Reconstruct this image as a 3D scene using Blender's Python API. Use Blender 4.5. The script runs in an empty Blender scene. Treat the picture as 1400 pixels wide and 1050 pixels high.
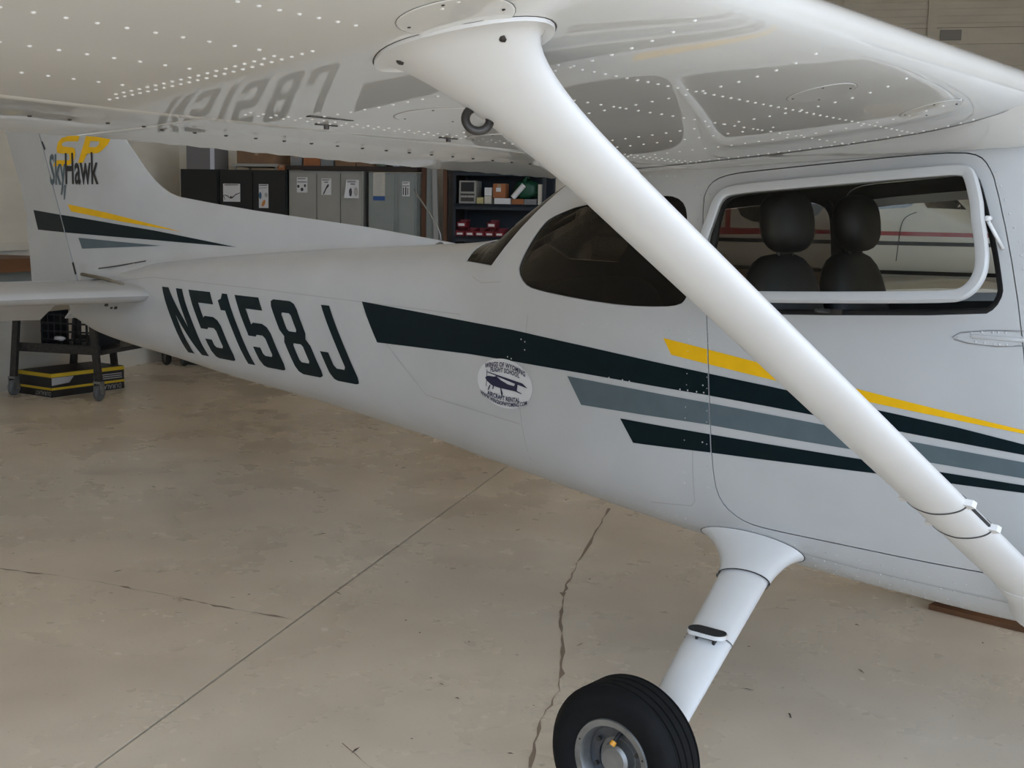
import bpy, bmesh, math, random
from mathutils import Vector, Matrix
from mathutils.geometry import tessellate_polygon
random.seed(7)
scene = bpy.context.scene
COL = scene.collection
R = math.radians

# ------------------------------------------------------------------ camera
CAM = Vector((1.82413, -4.02391, 1.72381))
YAW, PITCH, ROLL, FPX = 0.6911695, 0.1378463, 0.0215600, 1666.63
fw = Vector((-math.sin(YAW)*math.cos(PITCH), math.cos(YAW)*math.cos(PITCH), -math.sin(PITCH)))
rt = Vector((math.cos(YAW), math.sin(YAW), 0)); up = rt.cross(fw)
r2 = math.cos(ROLL)*rt + math.sin(ROLL)*up; u2 = -math.sin(ROLL)*rt + math.cos(ROLL)*up
cam_d = bpy.data.cameras.new('camera'); cam = bpy.data.objects.new('camera', cam_d); COL.objects.link(cam)
cam.matrix_world = Matrix(((r2.x,u2.x,-fw.x,CAM.x),(r2.y,u2.y,-fw.y,CAM.y),(r2.z,u2.z,-fw.z,CAM.z),(0,0,0,1)))
cam_d.sensor_width = 36; cam_d.lens = FPX*36/1400; cam_d.clip_start = .05; cam_d.clip_end = 300
scene.camera = cam

# ------------------------------------------------------------------ sky, sun, exposure
HA = R(24.8)                                     # the hangar stands turned against the aeroplane
VV = Vector((math.cos(HA), math.sin(HA), 0)); UU = Vector((-math.sin(HA), math.cos(HA), 0))
def HL(v, u, z=0): return VV*v + UU*u + Vector((0,0,z))
world = bpy.data.worlds.new('sky'); scene.world = world; world.use_nodes = True
wn = world.node_tree.nodes; bgn = wn['Background']
bgn.inputs[0].default_value = (.61,.765,1.0,1); bgn.inputs[1].default_value = 2.2
sd = bpy.data.lights.new('sun', 'SUN'); sd.energy = 9.0; sd.angle = R(.6); sd.color = (1,.91,.77)
so = bpy.data.objects.new('sun', sd); COL.objects.link(so)
dirn = HL(-.05,-1,0).normalized()*math.cos(R(64)) + Vector((0,0,-math.sin(R(64))))
so.rotation_euler = dirn.to_track_quat('-Z','Y').to_euler(); so.location = (0,0,30)
scene.view_settings.view_transform = 'Standard'; scene.view_settings.look = 'None'
scene.view_settings.gamma = 1; scene.view_settings.use_curve_mapping = False
scene.view_settings.exposure = 0.70

# ------------------------------------------------------------------ helpers
def tag(o, label=None, cat=None, group=None, kind=None):
    if label: o['label'] = label
    if cat: o['category'] = cat
    if group: o['group'] = group
    if kind: o['kind'] = kind
    return o
def empty(name, loc=(0,0,0), rz=0, **k):
    o = bpy.data.objects.new(name, None); COL.objects.link(o); o.location = loc; o.rotation_euler = (0,0,rz)
    o.empty_display_size = .1
    return tag(o, **k)
def link(name, me, mat=None, parent=None, smooth=False, loc=None, rz=0):
    o = bpy.data.objects.new(name, me); COL.objects.link(o)
    if mat is not None:
        for m in (mat if isinstance(mat,(list,tuple)) else [mat]): me.materials.append(m)
    if parent: o.parent = parent
    if loc is not None: o.location = loc
    o.rotation_euler = (0,0,rz)
    if smooth:
        for p in me.polygons: p.use_smooth = True
        if smooth != True: me.set_sharp_from_angle(angle=R(smooth))
    return o
def mesh(name, vs, fs):
    me = bpy.data.meshes.new(name); me.from_pydata([tuple(v) for v in vs], [], fs); me.update(); return me
def fixn(me):
    bm = bmesh.new(); bm.from_mesh(me); bmesh.ops.recalc_face_normals(bm, faces=bm.faces); bm.to_mesh(me); bm.free(); return me
class MB:
    def __init__(s): s.v = []; s.f = []; s.m = []
    def add(s, vs, fs, mi=0):
        n = len(s.v); s.v += [tuple(p) for p in vs]; s.f += [[n+i for i in f] for f in fs]; s.m += [mi]*len(fs); return s
    def box(s, x0,x1,y0,y1,z0,z1, mi=0):
        return s.add([(x0,y0,z0),(x1,y0,z0),(x1,y1,z0),(x0,y1,z0),(x0,y0,z1),(x1,y0,z1),(x1,y1,z1),(x0,y1,z1)],
            [[0,3,2,1],[4,5,6,7],[0,1,5,4],[1,2,6,5],[2,3,7,6],[3,0,4,7]], mi)
    def loft(s, secs, cap=True, mi=0, close=True):
        n = len(secs[0]); b = len(s.v); fs = []
        for i in range(len(secs)-1):
            for j in range(n if close else n-1):
                k = (j+1) % n; fs.append([i*n+j, i*n+k, (i+1)*n+k, (i+1)*n+j])
        if cap and close: fs.append(list(range(n))[::-1]); fs.append([(len(secs)-1)*n+j for j in range(n)])
        return s.add([p for q in secs for p in q], fs, mi)
    def tube(s, pts, r, n=10, mi=0, cap=True):
        pts = [Vector(p) for p in pts]; secs = []
        rr = r if isinstance(r,(list,tuple)) else [r]*len(pts)
        ref = Vector((0,0,1)) if abs((pts[-1]-pts[0]).normalized().z) < .9 else Vector((1,0,0))
        for i,p in enumerate(pts):
            d = (pts[min(i+1,len(pts)-1)]-pts[max(i-1,0)]).normalized()
            a = d.cross(ref).normalized(); b = d.cross(a)
            secs.append([p+rr[i]*(math.cos(t)*a+math.sin(t)*b) for t in [2*math.pi*j/n for j in range(n)]])
        return s.loft(secs, cap, mi)
    def lathe(s, prof, axis='Y', c=(0,0,0), n=48, mi=0):      # prof: (radius, along axis)
        secs = []
        for r,h in prof:
            ring = []
            for j in range(n):
                t = 2*math.pi*j/n; a,b = r*math.cos(t), r*math.sin(t)
                ring.append({'Y':(c[0]+a,c[1]+h,c[2]+b),'Z':(c[0]+a,c[1]+b,c[2]+h),'X':(c[0]+h,c[1]+a,c[2]+b)}[axis])
            secs.append(ring)
        s.loft(secs, False, mi); b = len(s.v)-len(secs)*n
        for i,(r,h) in ((0,prof[0]),(len(prof)-1,prof[-1])):
            if r < .058: s.f.append([b+i*n+j for j in range(n)]); s.m.append(mi)
        return s
    def prism(s, poly, h0, h1, axis='Y', mi=0):               # poly in the other two coordinates
        def P(a,b,h): return {'Y':(a,h,b),'Z':(a,b,h),'X':(h,a,b)}[axis]
        return s.loft([[P(a,b,h0) for a,b in poly],[P(a,b,h1) for a,b in poly]], True, mi)
    def ring(s, outer, inner, h0, h1, axis='Y', mi=0):
        def P(a,b,h): return {'Y':(a,h,b),'Z':(a,b,h),'X':(h,a,b)}[axis]
        secs = [[P(a,b,h) for a,b in q] for q,h in ((outer,h0),(outer,h1),(inner,h1),(inner,h0),(outer,h0))]
        return s.loft(secs, False, mi)
    def build(s, name, mat=None, parent=None, smooth=False, fix=True, **k):
        me = mesh(name, s.v, s.f)
        for p,mi in zip(me.polygons, s.m): p.material_index = mi
        if fix: fixn(me)
        return link(name, me, mat, parent, smooth, **k)
def copy_tree(o, parent=None):
    c = o.copy(); COL.objects.link(c); c.parent = parent
    for ch in [x for x in COL.objects if x.parent == o]: copy_tree(ch, c)
    return c
def chaikin(P, n=2, closed=True):
    for _ in range(n):
        Q = []
        m = len(P)
        for i in range(m if closed else m-1):
            a,b = P[i],P[(i+1)%m]
            Q += [(a[0]*.75+b[0]*.25,a[1]*.75+b[1]*.25),(a[0]*.25+b[0]*.75,a[1]*.25+b[1]*.75)]
        P = Q
    return P
def offset(P, d):                                             # inward for d > 0
    n = len(P); A = sum(P[i][0]*P[(i+1)%n][1]-P[(i+1)%n][0]*P[i][1] for i in range(n)); s = 1 if A > 0 else -1
    out = []
    for i in range(n):
        a,b,c = Vector(P[i-1]),Vector(P[i]),Vector(P[(i+1)%n])
        e1 = (b-a).normalized(); e2 = (c-b).normalized()
        n1 = Vector((-e1.y,e1.x))*s; n2 = Vector((-e2.y,e2.x))*s
        m = (n1+n2); l = m.length
        m = m/l if l > 1e-6 else n1
        out.append(tuple(b+m*(d/max(.5,m.dot(n1)))))
    return out
def boolean(o, cutter, op):
    m = o.modifiers.new('b','BOOLEAN'); m.object = cutter; m.operation = op; m.solver = 'EXACT'
    dg = bpy.context.evaluated_depsgraph_get(); dg.update()
    me = bpy.data.meshes.new_from_object(o.evaluated_get(dg)); o.modifiers.clear(); old = o.data; o.data = me
    return o
def drop(o): bpy.data.objects.remove(o, do_unlink=True)

# ------------------------------------------------------------------ materials
MATS = {}
def mat(name, col, rough=.5, metal=0, coat=0, coat_rough=.05, spec=.5, var=0, scale=8, bump=0, bscale=40, bdist=.002, dark=None, stretch=None):
    if name in MATS: return MATS[name]
    m = bpy.data.materials.new(name); m.use_nodes = True; nt = m.node_tree; N = nt.nodes; L = nt.links
    p = N['Principled BSDF']; p.inputs['Base Color'].default_value = (*col,1); p.inputs['Roughness'].default_value = rough
    p.inputs['Metallic'].default_value = metal; p.inputs['Coat Weight'].default_value = coat; p.inputs['Coat Roughness'].default_value = coat_rough
    p.inputs['Specular IOR Level'].default_value = spec
    tc = N.new('ShaderNodeTexCoord'); src = tc.outputs['Object']
    if stretch:
        mp = N.new('ShaderNodeMapping'); mp.inputs['Scale'].default_value = stretch; L.new(src, mp.inputs[0]); src = mp.outputs[0]
    if var:
        nz = N.new('ShaderNodeTexNoise'); nz.inputs['Scale'].default_value = scale; nz.inputs['Detail'].default_value = 6; L.new(src, nz.inputs['Vector'])
        mx = N.new('ShaderNodeMix'); mx.data_type = 'RGBA'
        d = dark or tuple(c*(1-var) for c in col)
        mx.inputs['A'].default_value = (*d,1); mx.inputs['B'].default_value = (*[min(1,c*(1+var*.4)) for c in col],1)
        cr = N.new('ShaderNodeMapRange'); cr.inputs['From Min'].default_value = .3; cr.inputs['From Max'].default_value = .7
        L.new(nz.outputs['Fac'], cr.inputs['Value']); L.new(cr.outputs[0], mx.inputs['Factor']); L.new(mx.outputs['Result'], p.inputs['Base Color'])
    if bump:
        nb = N.new('ShaderNodeTexNoise'); nb.inputs['Scale'].default_value = bscale; nb.inputs['Detail'].default_value = 3; L.new(src, nb.inputs['Vector'])
        b = N.new('ShaderNodeBump'); b.inputs['Strength'].default_value = bump; b.inputs['Distance'].default_value = bdist
        L.new(nb.outputs['Fac'], b.inputs['Height']); L.new(b.outputs[0], p.inputs['Normal']); L.new(b.outputs[0], p.inputs['Coat Normal'])
    MATS[name] = m; return m
def glass(name, tint, ior=1.45):
    m = bpy.data.materials.new(name); m.use_nodes = True; nt = m.node_tree; N = nt.nodes; L = nt.links; N.clear()
    o = N.new('ShaderNodeOutputMaterial'); t = N.new('ShaderNodeBsdfTransparent'); t.inputs[0].default_value = (*tint,1)
    g = N.new('ShaderNodeBsdfGlossy'); g.inputs['Roughness'].default_value = .02
    f = N.new('ShaderNodeFresnel'); f.inputs['IOR'].default_value = ior
    mx = N.new('ShaderNodeMixShader'); L.new(f.outputs[0], mx.inputs[0]); L.new(t.outputs[0], mx.inputs[1]); L.new(g.outputs[0], mx.inputs[2]); L.new(mx.outputs[0], o.inputs[0])
    return m
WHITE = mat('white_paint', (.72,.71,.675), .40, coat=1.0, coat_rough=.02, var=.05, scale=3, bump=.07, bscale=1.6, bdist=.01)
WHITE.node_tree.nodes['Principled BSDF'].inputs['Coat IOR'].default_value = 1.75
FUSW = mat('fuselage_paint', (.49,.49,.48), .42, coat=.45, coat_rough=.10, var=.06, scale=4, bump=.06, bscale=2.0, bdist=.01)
STRUTW = mat('strut_paint', (.70,.69,.67), .40, coat=.3, coat_rough=.2, var=.04, scale=6)
CABIN = mat('cabin_lining', (.016,.0155,.015), .8, var=.2, scale=20)
GREEN = mat('dark_green_paint', (.003,.011,.014), .35, spec=.12, coat=.03, coat_rough=.12, var=.15, scale=20)
YELLOW = mat('yellow_paint', (.86,.48,.010), .4, spec=.12, coat=.03, coat_rough=.1, var=.08, scale=15)
GREYP = mat('grey_paint', (.105,.135,.145), .4, spec=.12, coat=.03, coat_rough=.1, var=.08, scale=15)
NAVY = mat('navy_print', (.008,.010,.045), .5)
STICK = mat('sticker_white', (.66,.655,.65), .45, coat=.3, var=.03)
RUBBER = mat('tyre_rubber', (.006,.006,.006), .75, spec=.2, var=.3, scale=25, bump=.15, bscale=120)
BLACK = mat('black_trim', (.008,.008,.009), .45)
SEAM = mat('seam_dark', (.07,.065,.06), .8)
SEAML = mat('seam_faint', (.40,.385,.365), .8)
RIVET = mat('rivet_paint', (.80,.79,.77), .3, coat=.5)
ALU = mat('wheel_alloy', (.30,.30,.29), .45, metal=.85, var=.3, scale=14)
STEEL = mat('dark_steel', (.07,.065,.06), .45, metal=.7, var=.3, scale=30)
DISC = mat('brake_disc', (.11,.12,.14), .35, metal=.9, var=.3, scale=30)
CAPY = mat('valve_cap_orange', (.75,.33,.03), .45)
LEATHER = mat('seat_leather', (.010,.0098,.0095), .55, var=.2, scale=30, bump=.15, bscale=160)
GLASS_C = glass('window_glass_clear', (.90,.90,.87), 1.22)
GLASS_T = glass('window_glass_tinted', (.50,.47,.43), 1.30)
GRIP = mat('grip_tape', (.012,.012,.011), .9, bump=.6, bscale=300)
WALLP = mat('wall_paint', (.70,.63,.51), .75, var=.09, scale=1.6, bump=.25, bscale=14, bdist=.004, stretch=(1,1,3))
CEILP = mat('ceiling_paint', (.70,.63,.52), .85, var=.08, scale=1)
CARD = mat('cardboard', (.20,.115,.06), .85, var=.2, scale=9)
CARD2 = mat('cardboard_orange', (.30,.11,.04), .85, var=.15, scale=9)
CARDG = mat('grey_carton', (.20,.20,.19), .8, var=.2, scale=9)
TAPE = mat('packing_tape', (.28,.20,.12), .35)
PAPER = mat('paper_white', (.62,.60,.58), .8, var=.05)
PAPERC = mat('paper_cream', (.50,.46,.38), .8, var=.06, scale=30)
INK = mat('ink_dark', (.05,.045,.045), .8)
INKB = mat('ink_blue', (.05,.12,.20), .8)
INKO = mat('ink_orange', (.55,.22,.06), .8)
BLUET = mat('blue_tape', (.02,.07,.22), .6)
LOCK = mat('locker_grey', (.29,.275,.24), .45, var=.08, scale=5)
LOCKG = mat('locker_green_grey', (.22,.235,.215), .45, var=.08, scale=5)
CABB = mat('cabinet_black', (.010,.011,.011), .4, var=.2, scale=5)
SHB = mat('shelf_blue', (.010,.015,.022), .55, var=.25, scale=6)
WOOD = mat('wood_brown', (.13,.055,.025), .6, var=.35, scale=6, stretch=(1,1,.15))
WOODD = mat('wood_dark', (.022,.013,.009), .6, var=.35, scale=6, stretch=(1,1,.15))
BENCHW = mat('bench_wood', (.17,.075,.03), .6, var=.35, scale=6, stretch=(1,.15,1))
REDP = mat('red_plastic', (.16,.010,.016), .45)
REDL = mat('red_livery', (.33,.025,.028), .4, coat=.4)
FARW = mat('far_plane_white', (.62,.59,.53), .4, coat=.4, var=.04)
GREENP = mat('green_plastic', (.012,.07,.035), .5)
BATY = mat('box_yellow', (.55,.36,.015), .5)
BATB = mat('box_black', (.014,.012,.011), .45, var=.2, scale=20)
PRINTG = mat('print_grey', (.36,.34,.32), .6)
WBOX = mat('white_box', (.55,.56,.60), .5)

# ------------------------------------------------------------------ hangar
VL, VRT, U0, U1, U2, VS, ZC = -7.42, 8.0, -6.6, 8.35, 15.4, -2.62, 6.2
floor = empty('floor', HL(0,0,0), HA, kind='structure')
def concrete():
    m = bpy.data.materials.new('concrete_floor'); m.use_nodes = True; nt = m.node_tree; N = nt.nodes; L = nt.links; p = N['Principled BSDF']
    g = N.new('ShaderNodeNewGeometry'); src = g.outputs['Position']
    def noise(s, d=6, r=.55, dist=0):
        n = N.new('ShaderNodeTexNoise'); n.inputs['Scale'].default_value = s; n.inputs['Detail'].default_value = d; n.inputs['Roughness'].default_value = r; n.inputs['Distortion'].default_value = dist; L.new(src, n.inputs['Vector']); return n.outputs['Fac']
    def ramp(f, a, b, c0, c1):
        r = N.new('ShaderNodeMapRange'); r.inputs['From Min'].default_value = a; r.inputs['From Max'].default_value = b; r.inputs['To Min'].default_value = c0; r.inputs['To Max'].default_value = c1; L.new(f, r.inputs['Value']); return r.outputs[0]
    def mix(f, A, B, mode='MIX'):
        x = N.new('ShaderNodeMix'); x.data_type = 'RGBA'; x.blend_type = mode
        for k,vv in (('Factor',f),('A',A),('B',B)):
            if hasattr(vv,'is_linked'): L.new(vv, x.inputs[k])
            else: x.inputs[k].default_value = vv
        return x.outputs['Result']
    c = mix(ramp(noise(.45,3,.5,.4),.30,.72,0,1), (.73,.62,.48,1), (.86,.745,.595,1))
    c = mix(ramp(noise(1.2,3,.45,.3),.42,.85,0,.42), c, (.44,.355,.265,1))
    c = mix(ramp(noise(5,2,.4),.40,.90,0,.20), c, (.52,.425,.325,1))
    c = mix(ramp(noise(34,2,.6),.64,.82,0,.40), c, (.36,.285,.21,1))
    c = mix(ramp(noise(13,2,.5),.72,.80,0,.55), c, (.24,.18,.13,1))
    L.new(c, p.inputs['Base Color']); L.new(ramp(noise(1.3,5,.6),.3,.7,.17,.40), p.inputs['Roughness']); p.inputs['Specular IOR Level'].default_value = .42
    b = N.new('ShaderNodeBump'); b.inputs['Strength'].default_value = .12; b.inputs['Distance'].default_value = .003; L.new(noise(60,4,.6), b.inputs['Height']); L.new(b.outputs[0], p.inputs['Normal'])
    return m
CONC = concrete()
JV = [VL-.3,-2.17,4.6,VRT+.3]; JU = [U0,-6.0,16.0]
for a,b in zip(JV,JV[1:]):
    for c,d in zip(JU,JU[1:]):
        g = .006
        MB().box(a+g,b-g,c+g,d-g,-.12,0).build('slab', CONC, floor)
MB().box(JV[0],JV[-1],JU[0],JU[-1],-.3,-.012).build('joint_filler', mat('joint_dark',(.035,.028,.022),.9), floor)
def crack(pts, wmin, wmax, name='crack'):
    P = []
    for (a,b) in zip(pts,pts[1:]):
        for k in range(6):
            t = k/6; P.append(Vector((a[0]+(b[0]-a[0])*t+random.uniform(-.006,.006), a[1]+(b[1]-a[1])*t+random.uniform(-.006,.006))))
    P.append(Vector(pts[-1])); vs = []; fs = []
    for i,p in enumerate(P):
        d = (P[min(i+1,len(P)-1)]-P[max(i-1,0)]).normalized(); n = Vector((-d.y,d.x))*random.uniform(wmin,wmax)*(random.random()**1.5+.15)
        vs += [(p.x+n.x,p.y+n.y,.0012),(p.x-n.x,p.y-n.y,.0012)]
        if i: fs.append([2*i-2,2*i-1,2*i+1,2*i])
    o = link(name, mesh(name,vs,fs), mat('crack_dirt',(.30,.225,.16),.95), floor); o.matrix_parent_inverse = floor_inv; return o
bpy.context.view_layer.update(); floor_inv = floor.matrix_world.inverted()
crack([(-3.9,-1.33),(-3.63,-1.23),(-3.4,-1.13),(-3.13,-1.03),(-2.92,-.98),(-2.65,-.91),(-2.48,-.88),(-2.27,-.82),(-2.04,-.75)], .002,.011)
crack([(-2.25,1.83),(-2.0,1.36),(-1.63,.66),(-1.45,.34)], .004,.014)
crack([(-1.45,.34),(-1.21,0),(-.94,-.33),(-.75,-.61),(-.63,-.86),(-.43,-1.17)], .004,.017)
crack([(-1.0,-1.45),(-.72,-1.52),(-.5,-1.72)], .001,.004)
db = MB()
for k in range(120):
    x,y = random.uniform(-5.5,1.2),random.uniform(-2.6,3.2); a = random.uniform(0,6.28); L_ = random.choice((.004,.006,.008,.012,.02,.028)); W_ = random.uniform(.0015,.004); c_,s_ = math.cos(a),math.sin(a)
    db.add([(x-L_*c_,y-L_*s_,.0006),(x+W_*s_,y-W_*c_,.004),(x+L_*c_,y+L_*s_,.0006),(x-W_*s_,y+W_*c_,.002)],[[0,1,2,3]])
o = db.build('debris', mat('dry_debris',(.10,.07,.05),.9), floor, fix=False); o.matrix_parent_inverse = floor_inv; tag(o, kind='stuff')
# walls (local to the hangar, brought into the world with HL)
def hbuild(mb, name, m, parent=None, smooth=False, **k):
    o = mb.build(name, m, parent, smooth)
    if not parent: o.rotation_euler = (0,0,HA)
    return tag(o, **k)
hbuild(MB().box(VL-.25,VL,U0,U2,-.1,ZC), 'wall_left', WALLP, kind='structure')
wb = hbuild(MB().box(VL,VS,U1,U1+.25,-.1,ZC), 'wall_back', WALLP, kind='structure')
wf = hbuild(MB().box(VL-.25,VRT,U2,U2+.25,-.1,ZC), 'wall_far', WALLP, kind='structure')
hbuild(MB().box(VL-.25,-3.0,U0-.25,U0,-.1,ZC), 'wall_front', WALLP, kind='structure')
hbuild(MB().box(VRT-.5,VRT,U0,U0+.5,-.02,ZC), 'pillar_corner', WALLP, kind='structure')
hbuild(MB().box(VRT,VRT+.25,2.0,U2+.25,-.1,ZC), 'wall_right', WALLP, kind='structure')
hbuild(MB().box(VL-.25,VRT+.25,U0,U2+.25,ZC,ZC+.2), 'ceiling', CEILP, kind='structure')
hbuild(MB().box(-70,90,-90,U0-.01,-.35,-.02).box(VRT+.31,90,U0-.01,60,-.35,-.02), 'ground_apron', mat('apron_concrete',(.42,.37,.30),.8,var=.15,scale=.5), kind='structure')
# pilasters and ledges of the far wall
for v in (-1.7,-.17,1.06,3.8,6.6,9.4): hbuild(MB().box(v,v+.13,U2-.07,U2,0,ZC), 'pilaster', WALLP, wf)
for z in (4.63,4.39,4.07,2.5): hbuild(MB().box(VS,VRT,U2-.045,U2,z,z+.05), 'ledge', WALLP, wf)
hbuild(MB().box(1.25,1.55,U2-.03,U2,4.45,4.60).box(1.29,1.51,U2-.035,U2-.03,4.48,4.57), 'vent_cover', mat('vent_paint',(.30,.28,.25),.7), wf)
for k in range(14): hbuild(MB().box(VS,VRT,U2-.012,U2,4.70+k*.105,4.70+k*.105+.095), 'board', WALLP, wf)
tr = hbuild(MB().box(VL,VL+.05,-6,U1,1.30,1.37), 'trim_1', WALLP, kind='structure')

# ------------------------------------------------------------------ fuselage shape
ST = [
(-5.00,1.05,1.31,1.20,.035,2.0,2.0),(-4.70,.975,1.34,1.18,.085,2.2,2.2),(-4.30,.935,1.395,1.17,.150,2.4,2.6),(-3.90,.910,1.440,1.16,.205,2.5,2.8),
(-3.20,.850,1.500,1.15,.275,2.6,3.0),(-2.60,.815,1.545,1.14,.335,2.7,3.2),(-1.95,.765,1.585,1.13,.405,2.8,3.4),(-1.60,.733,1.610,1.13,.440,2.9,3.5),
(-1.42,.711,1.640,1.13,.462,3.0,3.6),(-1.20,.691,1.770,1.14,.485,3.4,3.8),(-0.95,.666,1.900,1.15,.510,4.0,4.0),(-0.70,.640,1.975,1.16,.530,5.0,4.2),
(-0.30,.602,2.010,1.17,.548,7.0,4.5),(0.00,.570,2.020,1.18,.550,8.0,4.5),(0.40,.547,2.020,1.18,.550,8.0,4.5),(0.75,.535,2.010,1.18,.545,7.0,4.5),
(0.95,.540,1.880,1.15,.535,5.0,4.3),(1.25,.550,1.520,1.08,.515,4.0,4.0),(1.50,.570,1.460,1.06,.490,3.6,3.8),(2.00,.640,1.400,1.05,.430,3.2,3.2),
(2.35,.740,1.330,1.05,.330,2.8,2.8),(2.45,.800,1.270,1.05,.250,2.4,2.4)]
def pchip(xs, ys):
    n = len(xs); h = [xs[i+1]-xs[i] for i in range(n-1)]; d = [(ys[i+1]-ys[i])/h[i] for i in range(n-1)]; m = [0]*n
    for i in range(1,n-1):
        if d[i-1]*d[i] > 0:
            a = 2*h[i]+h[i-1]; b = h[i]+2*h[i-1]; m[i] = (a+b)/(a/d[i-1]+b/d[i])
    m[0] = d[0]; m[-1] = d[-1]
    def f(x):
        x = min(max(x,xs[0]),xs[-1]); i = 0
        while i < n-2 and x > xs[i+1]: i += 1
        t = (x-xs[i])/h[i]
        return (2*t**3-3*t*t+1)*ys[i]+(t**3-2*t*t+t)*h[i]*m[i]+(-2*t**3+3*t*t)*ys[i+1]+(t**3-t*t)*h[i]*m[i+1]
    return f
FN = [pchip([s[0] for s in ST],[s[k] for s in ST]) for k in range(1,7)]
def sec(X): return [f(X) for f in FN]
def hw(X, Z):
    zb,zt,zm,w,nu,nl = sec(X)
    r,n = ((Z-zm)/(zt-zm),nu) if Z >= zm else ((zm-Z)/(zm-zb),nl)
    return w*(1-min(r,.9999)**n)**(1/n)
def section(X, inset=0, n=96):
    zb,zt,zm,w,nu,nl = sec(X); zb += inset; zt -= inset; w = max(w-inset,.012); out = []
    for j in range(n):
        t = 2*math.pi*(j+.5)/n; c,s = math.cos(t), math.sin(t); e = 2/(nu if s > 0 else nl)
        h = (zt-zm) if s > 0 else (zm-zb)
        out.append((X, w*math.copysign(abs(c)**e,c), zm+h*math.copysign(abs(s)**e,s)))
    return out
def xs_range(a, b, n): return [a+(b-a)*i/n for i in range(n+1)]
XS = xs_range(-5.0,2.45,150)
plane = empty('light_airplane', (0,0,0), label='white high-wing light aircraft with dark green, grey and yellow stripes and registration N5158J', cat='airplane')
shell = MB().loft([section(x) for x in XS], True, 0).loft([section(x,.02) for x in xs_range(-4.6,2.42,120)], True, 1)
# normals: outer outwards, inner inwards
me = mesh('fuselage', shell.v, shell.f); n0 = (len(XS)-1)*96+2
for i,p in enumerate(me.polygons): p.material_index = shell.m[i]
bm = bmesh.new(); bm.from_mesh(me); bm.faces.ensure_lookup_table()
outer = [f for f in bm.faces if f.material_index == 0]; inner = [f for f in bm.faces if f.material_index == 1]
bmesh.ops.recalc_face_normals(bm, faces=outer); bmesh.ops.recalc_face_normals(bm, faces=inner); bmesh.ops.reverse_faces(bm, faces=inner)
bm.to_mesh(me); bm.free()
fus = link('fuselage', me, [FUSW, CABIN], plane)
SIDEW = chaikin([(-0.994,1.452),(-1.051,1.47),(-1.089,1.512),(-1.084,1.55),(-1.044,1.625),(-0.994,1.691),(-0.96,1.715),(-0.892,1.738),(-0.807,1.762),(-0.608,1.786),(-0.434,1.799),(-0.373,1.795),(-0.334,1.769),(-0.321,1.721),(-0.305,1.494),(-0.311,1.462),(-0.333,1.439),(-0.406,1.427),(-0.575,1.421),(-0.775,1.431)],1)
DOOR = chaikin([(-0.229,1.39),(-0.257,1.651),(-0.268,1.781),(-0.259,1.822),(-0.233,1.852),(-0.173,1.871),(-0.043,1.883),(0.198,1.904),(0.398,1.921),(0.554,1.929),(0.607,1.918),(0.636,1.891),(0.663,1.844),(0.714,1.681),(0.764,1.462),(0.815,1.143),(0.845,0.85),(0.83,0.765),(0.77,0.732),(0.70,0.728),(0.502,0.726),(0.268,0.728),(0.013,0.729),(-0.067,0.737),(-0.119,0.762),(-0.157,0.799),(-0.179,0.859),(-0.196,1.005)],1)
OPEN = chaikin([(0.031,1.43),(0.66,1.472),(0.693,1.495),(0.71,1.535),(0.705,1.569),(0.682,1.67),(0.637,1.81),(0.613,1.861),(0.584,1.874),(0.534,1.875),(0.089,1.837),(-0.138,1.817),(-0.189,1.798),(-0.217,1.747),(-0.242,1.581),(-0.236,1.486),(-0.205,1.44),(-0.15,1.428)],1)
REARW = [(-1.47,1.535),(-1.26,1.528),(-1.202,1.60),(-1.136,1.674),(-1.066,1.742),(-.93,1.86),(-.86,2.0),(-1.1,2.0),(-1.55,1.75)]
WSHIELD = [(.86,1.99),(.90,1.86),(1.02,1.58),(1.10,1.50),(1.22,1.50),(1.30,1.65),(1.1,2.0)]
def cutter(polys, y0=-1, y1=1):
    b = MB()
    for p in polys: b.prism(p, y0, y1)
    return b.build('cut', [FUSW, CABIN])
dc = cutter([DOOR]); di = cutter([offset(DOOR,.0035)]); wc = cutter([SIDEW, REARW, WSHIELD]); oc = cutter([OPEN])
doors = link('door', fus.data.copy(), None, plane)
bpy.context.view_layer.update()
boolean(doors, di, 'INTERSECT'); boolean(doors, oc, 'DIFFERENCE')
boolean(fus, dc, 'DIFFERENCE'); boolean(fus, wc, 'DIFFERENCE')
# glass panes: a thin loft cut to each opening
gl = MB().loft([section(x,.004) for x in XS], True).loft([section(x,.008) for x in xs_range(-4.98,2.44,150)], True)
gme = mesh('glass', gl.v, gl.f); bm = bmesh.new(); bm.from_mesh(gme); bm.faces.ensure_lookup_table(); k = len(XS)-1
o_ = bm.faces[:k*96+2]; i_ = bm.faces[k*96+2:]
bmesh.ops.recalc_face_normals(bm, faces=o_); bmesh.ops.recalc_face_normals(bm, faces=i_); bmesh.ops.reverse_faces(bm, faces=i_); bm.to_mesh(gme); bm.free()
for nm,poly,gm,lab in (('side_window',SIDEW,GLASS_T,'dark tinted rear side window'),('rear_window',REARW,GLASS_T,'smoked wrap-around rear window'),('windshield',WSHIELD,GLASS_C,'clear front windshield')):
    c = cutter([offset(poly,.002)]); g = link(nm, gme.copy(), gm, plane); bpy.context.view_layer.update(); boolean(g, c, 'INTERSECT'); drop(c)
    if nm == 'side_window':
        for s in (1,-1):
            h = g.copy(); h.data = g.data.copy(); COL.objects.link(h); b2 = bmesh.new(); b2.from_mesh(h.data)
            bmesh.ops.delete(b2, geom=[v for v in b2.verts if v.co.y*s > 0], context='VERTS'); b2.to_mesh(h.data); b2.free(); h['label'] = lab
        drop(g)
    else: g['label'] = lab
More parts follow.
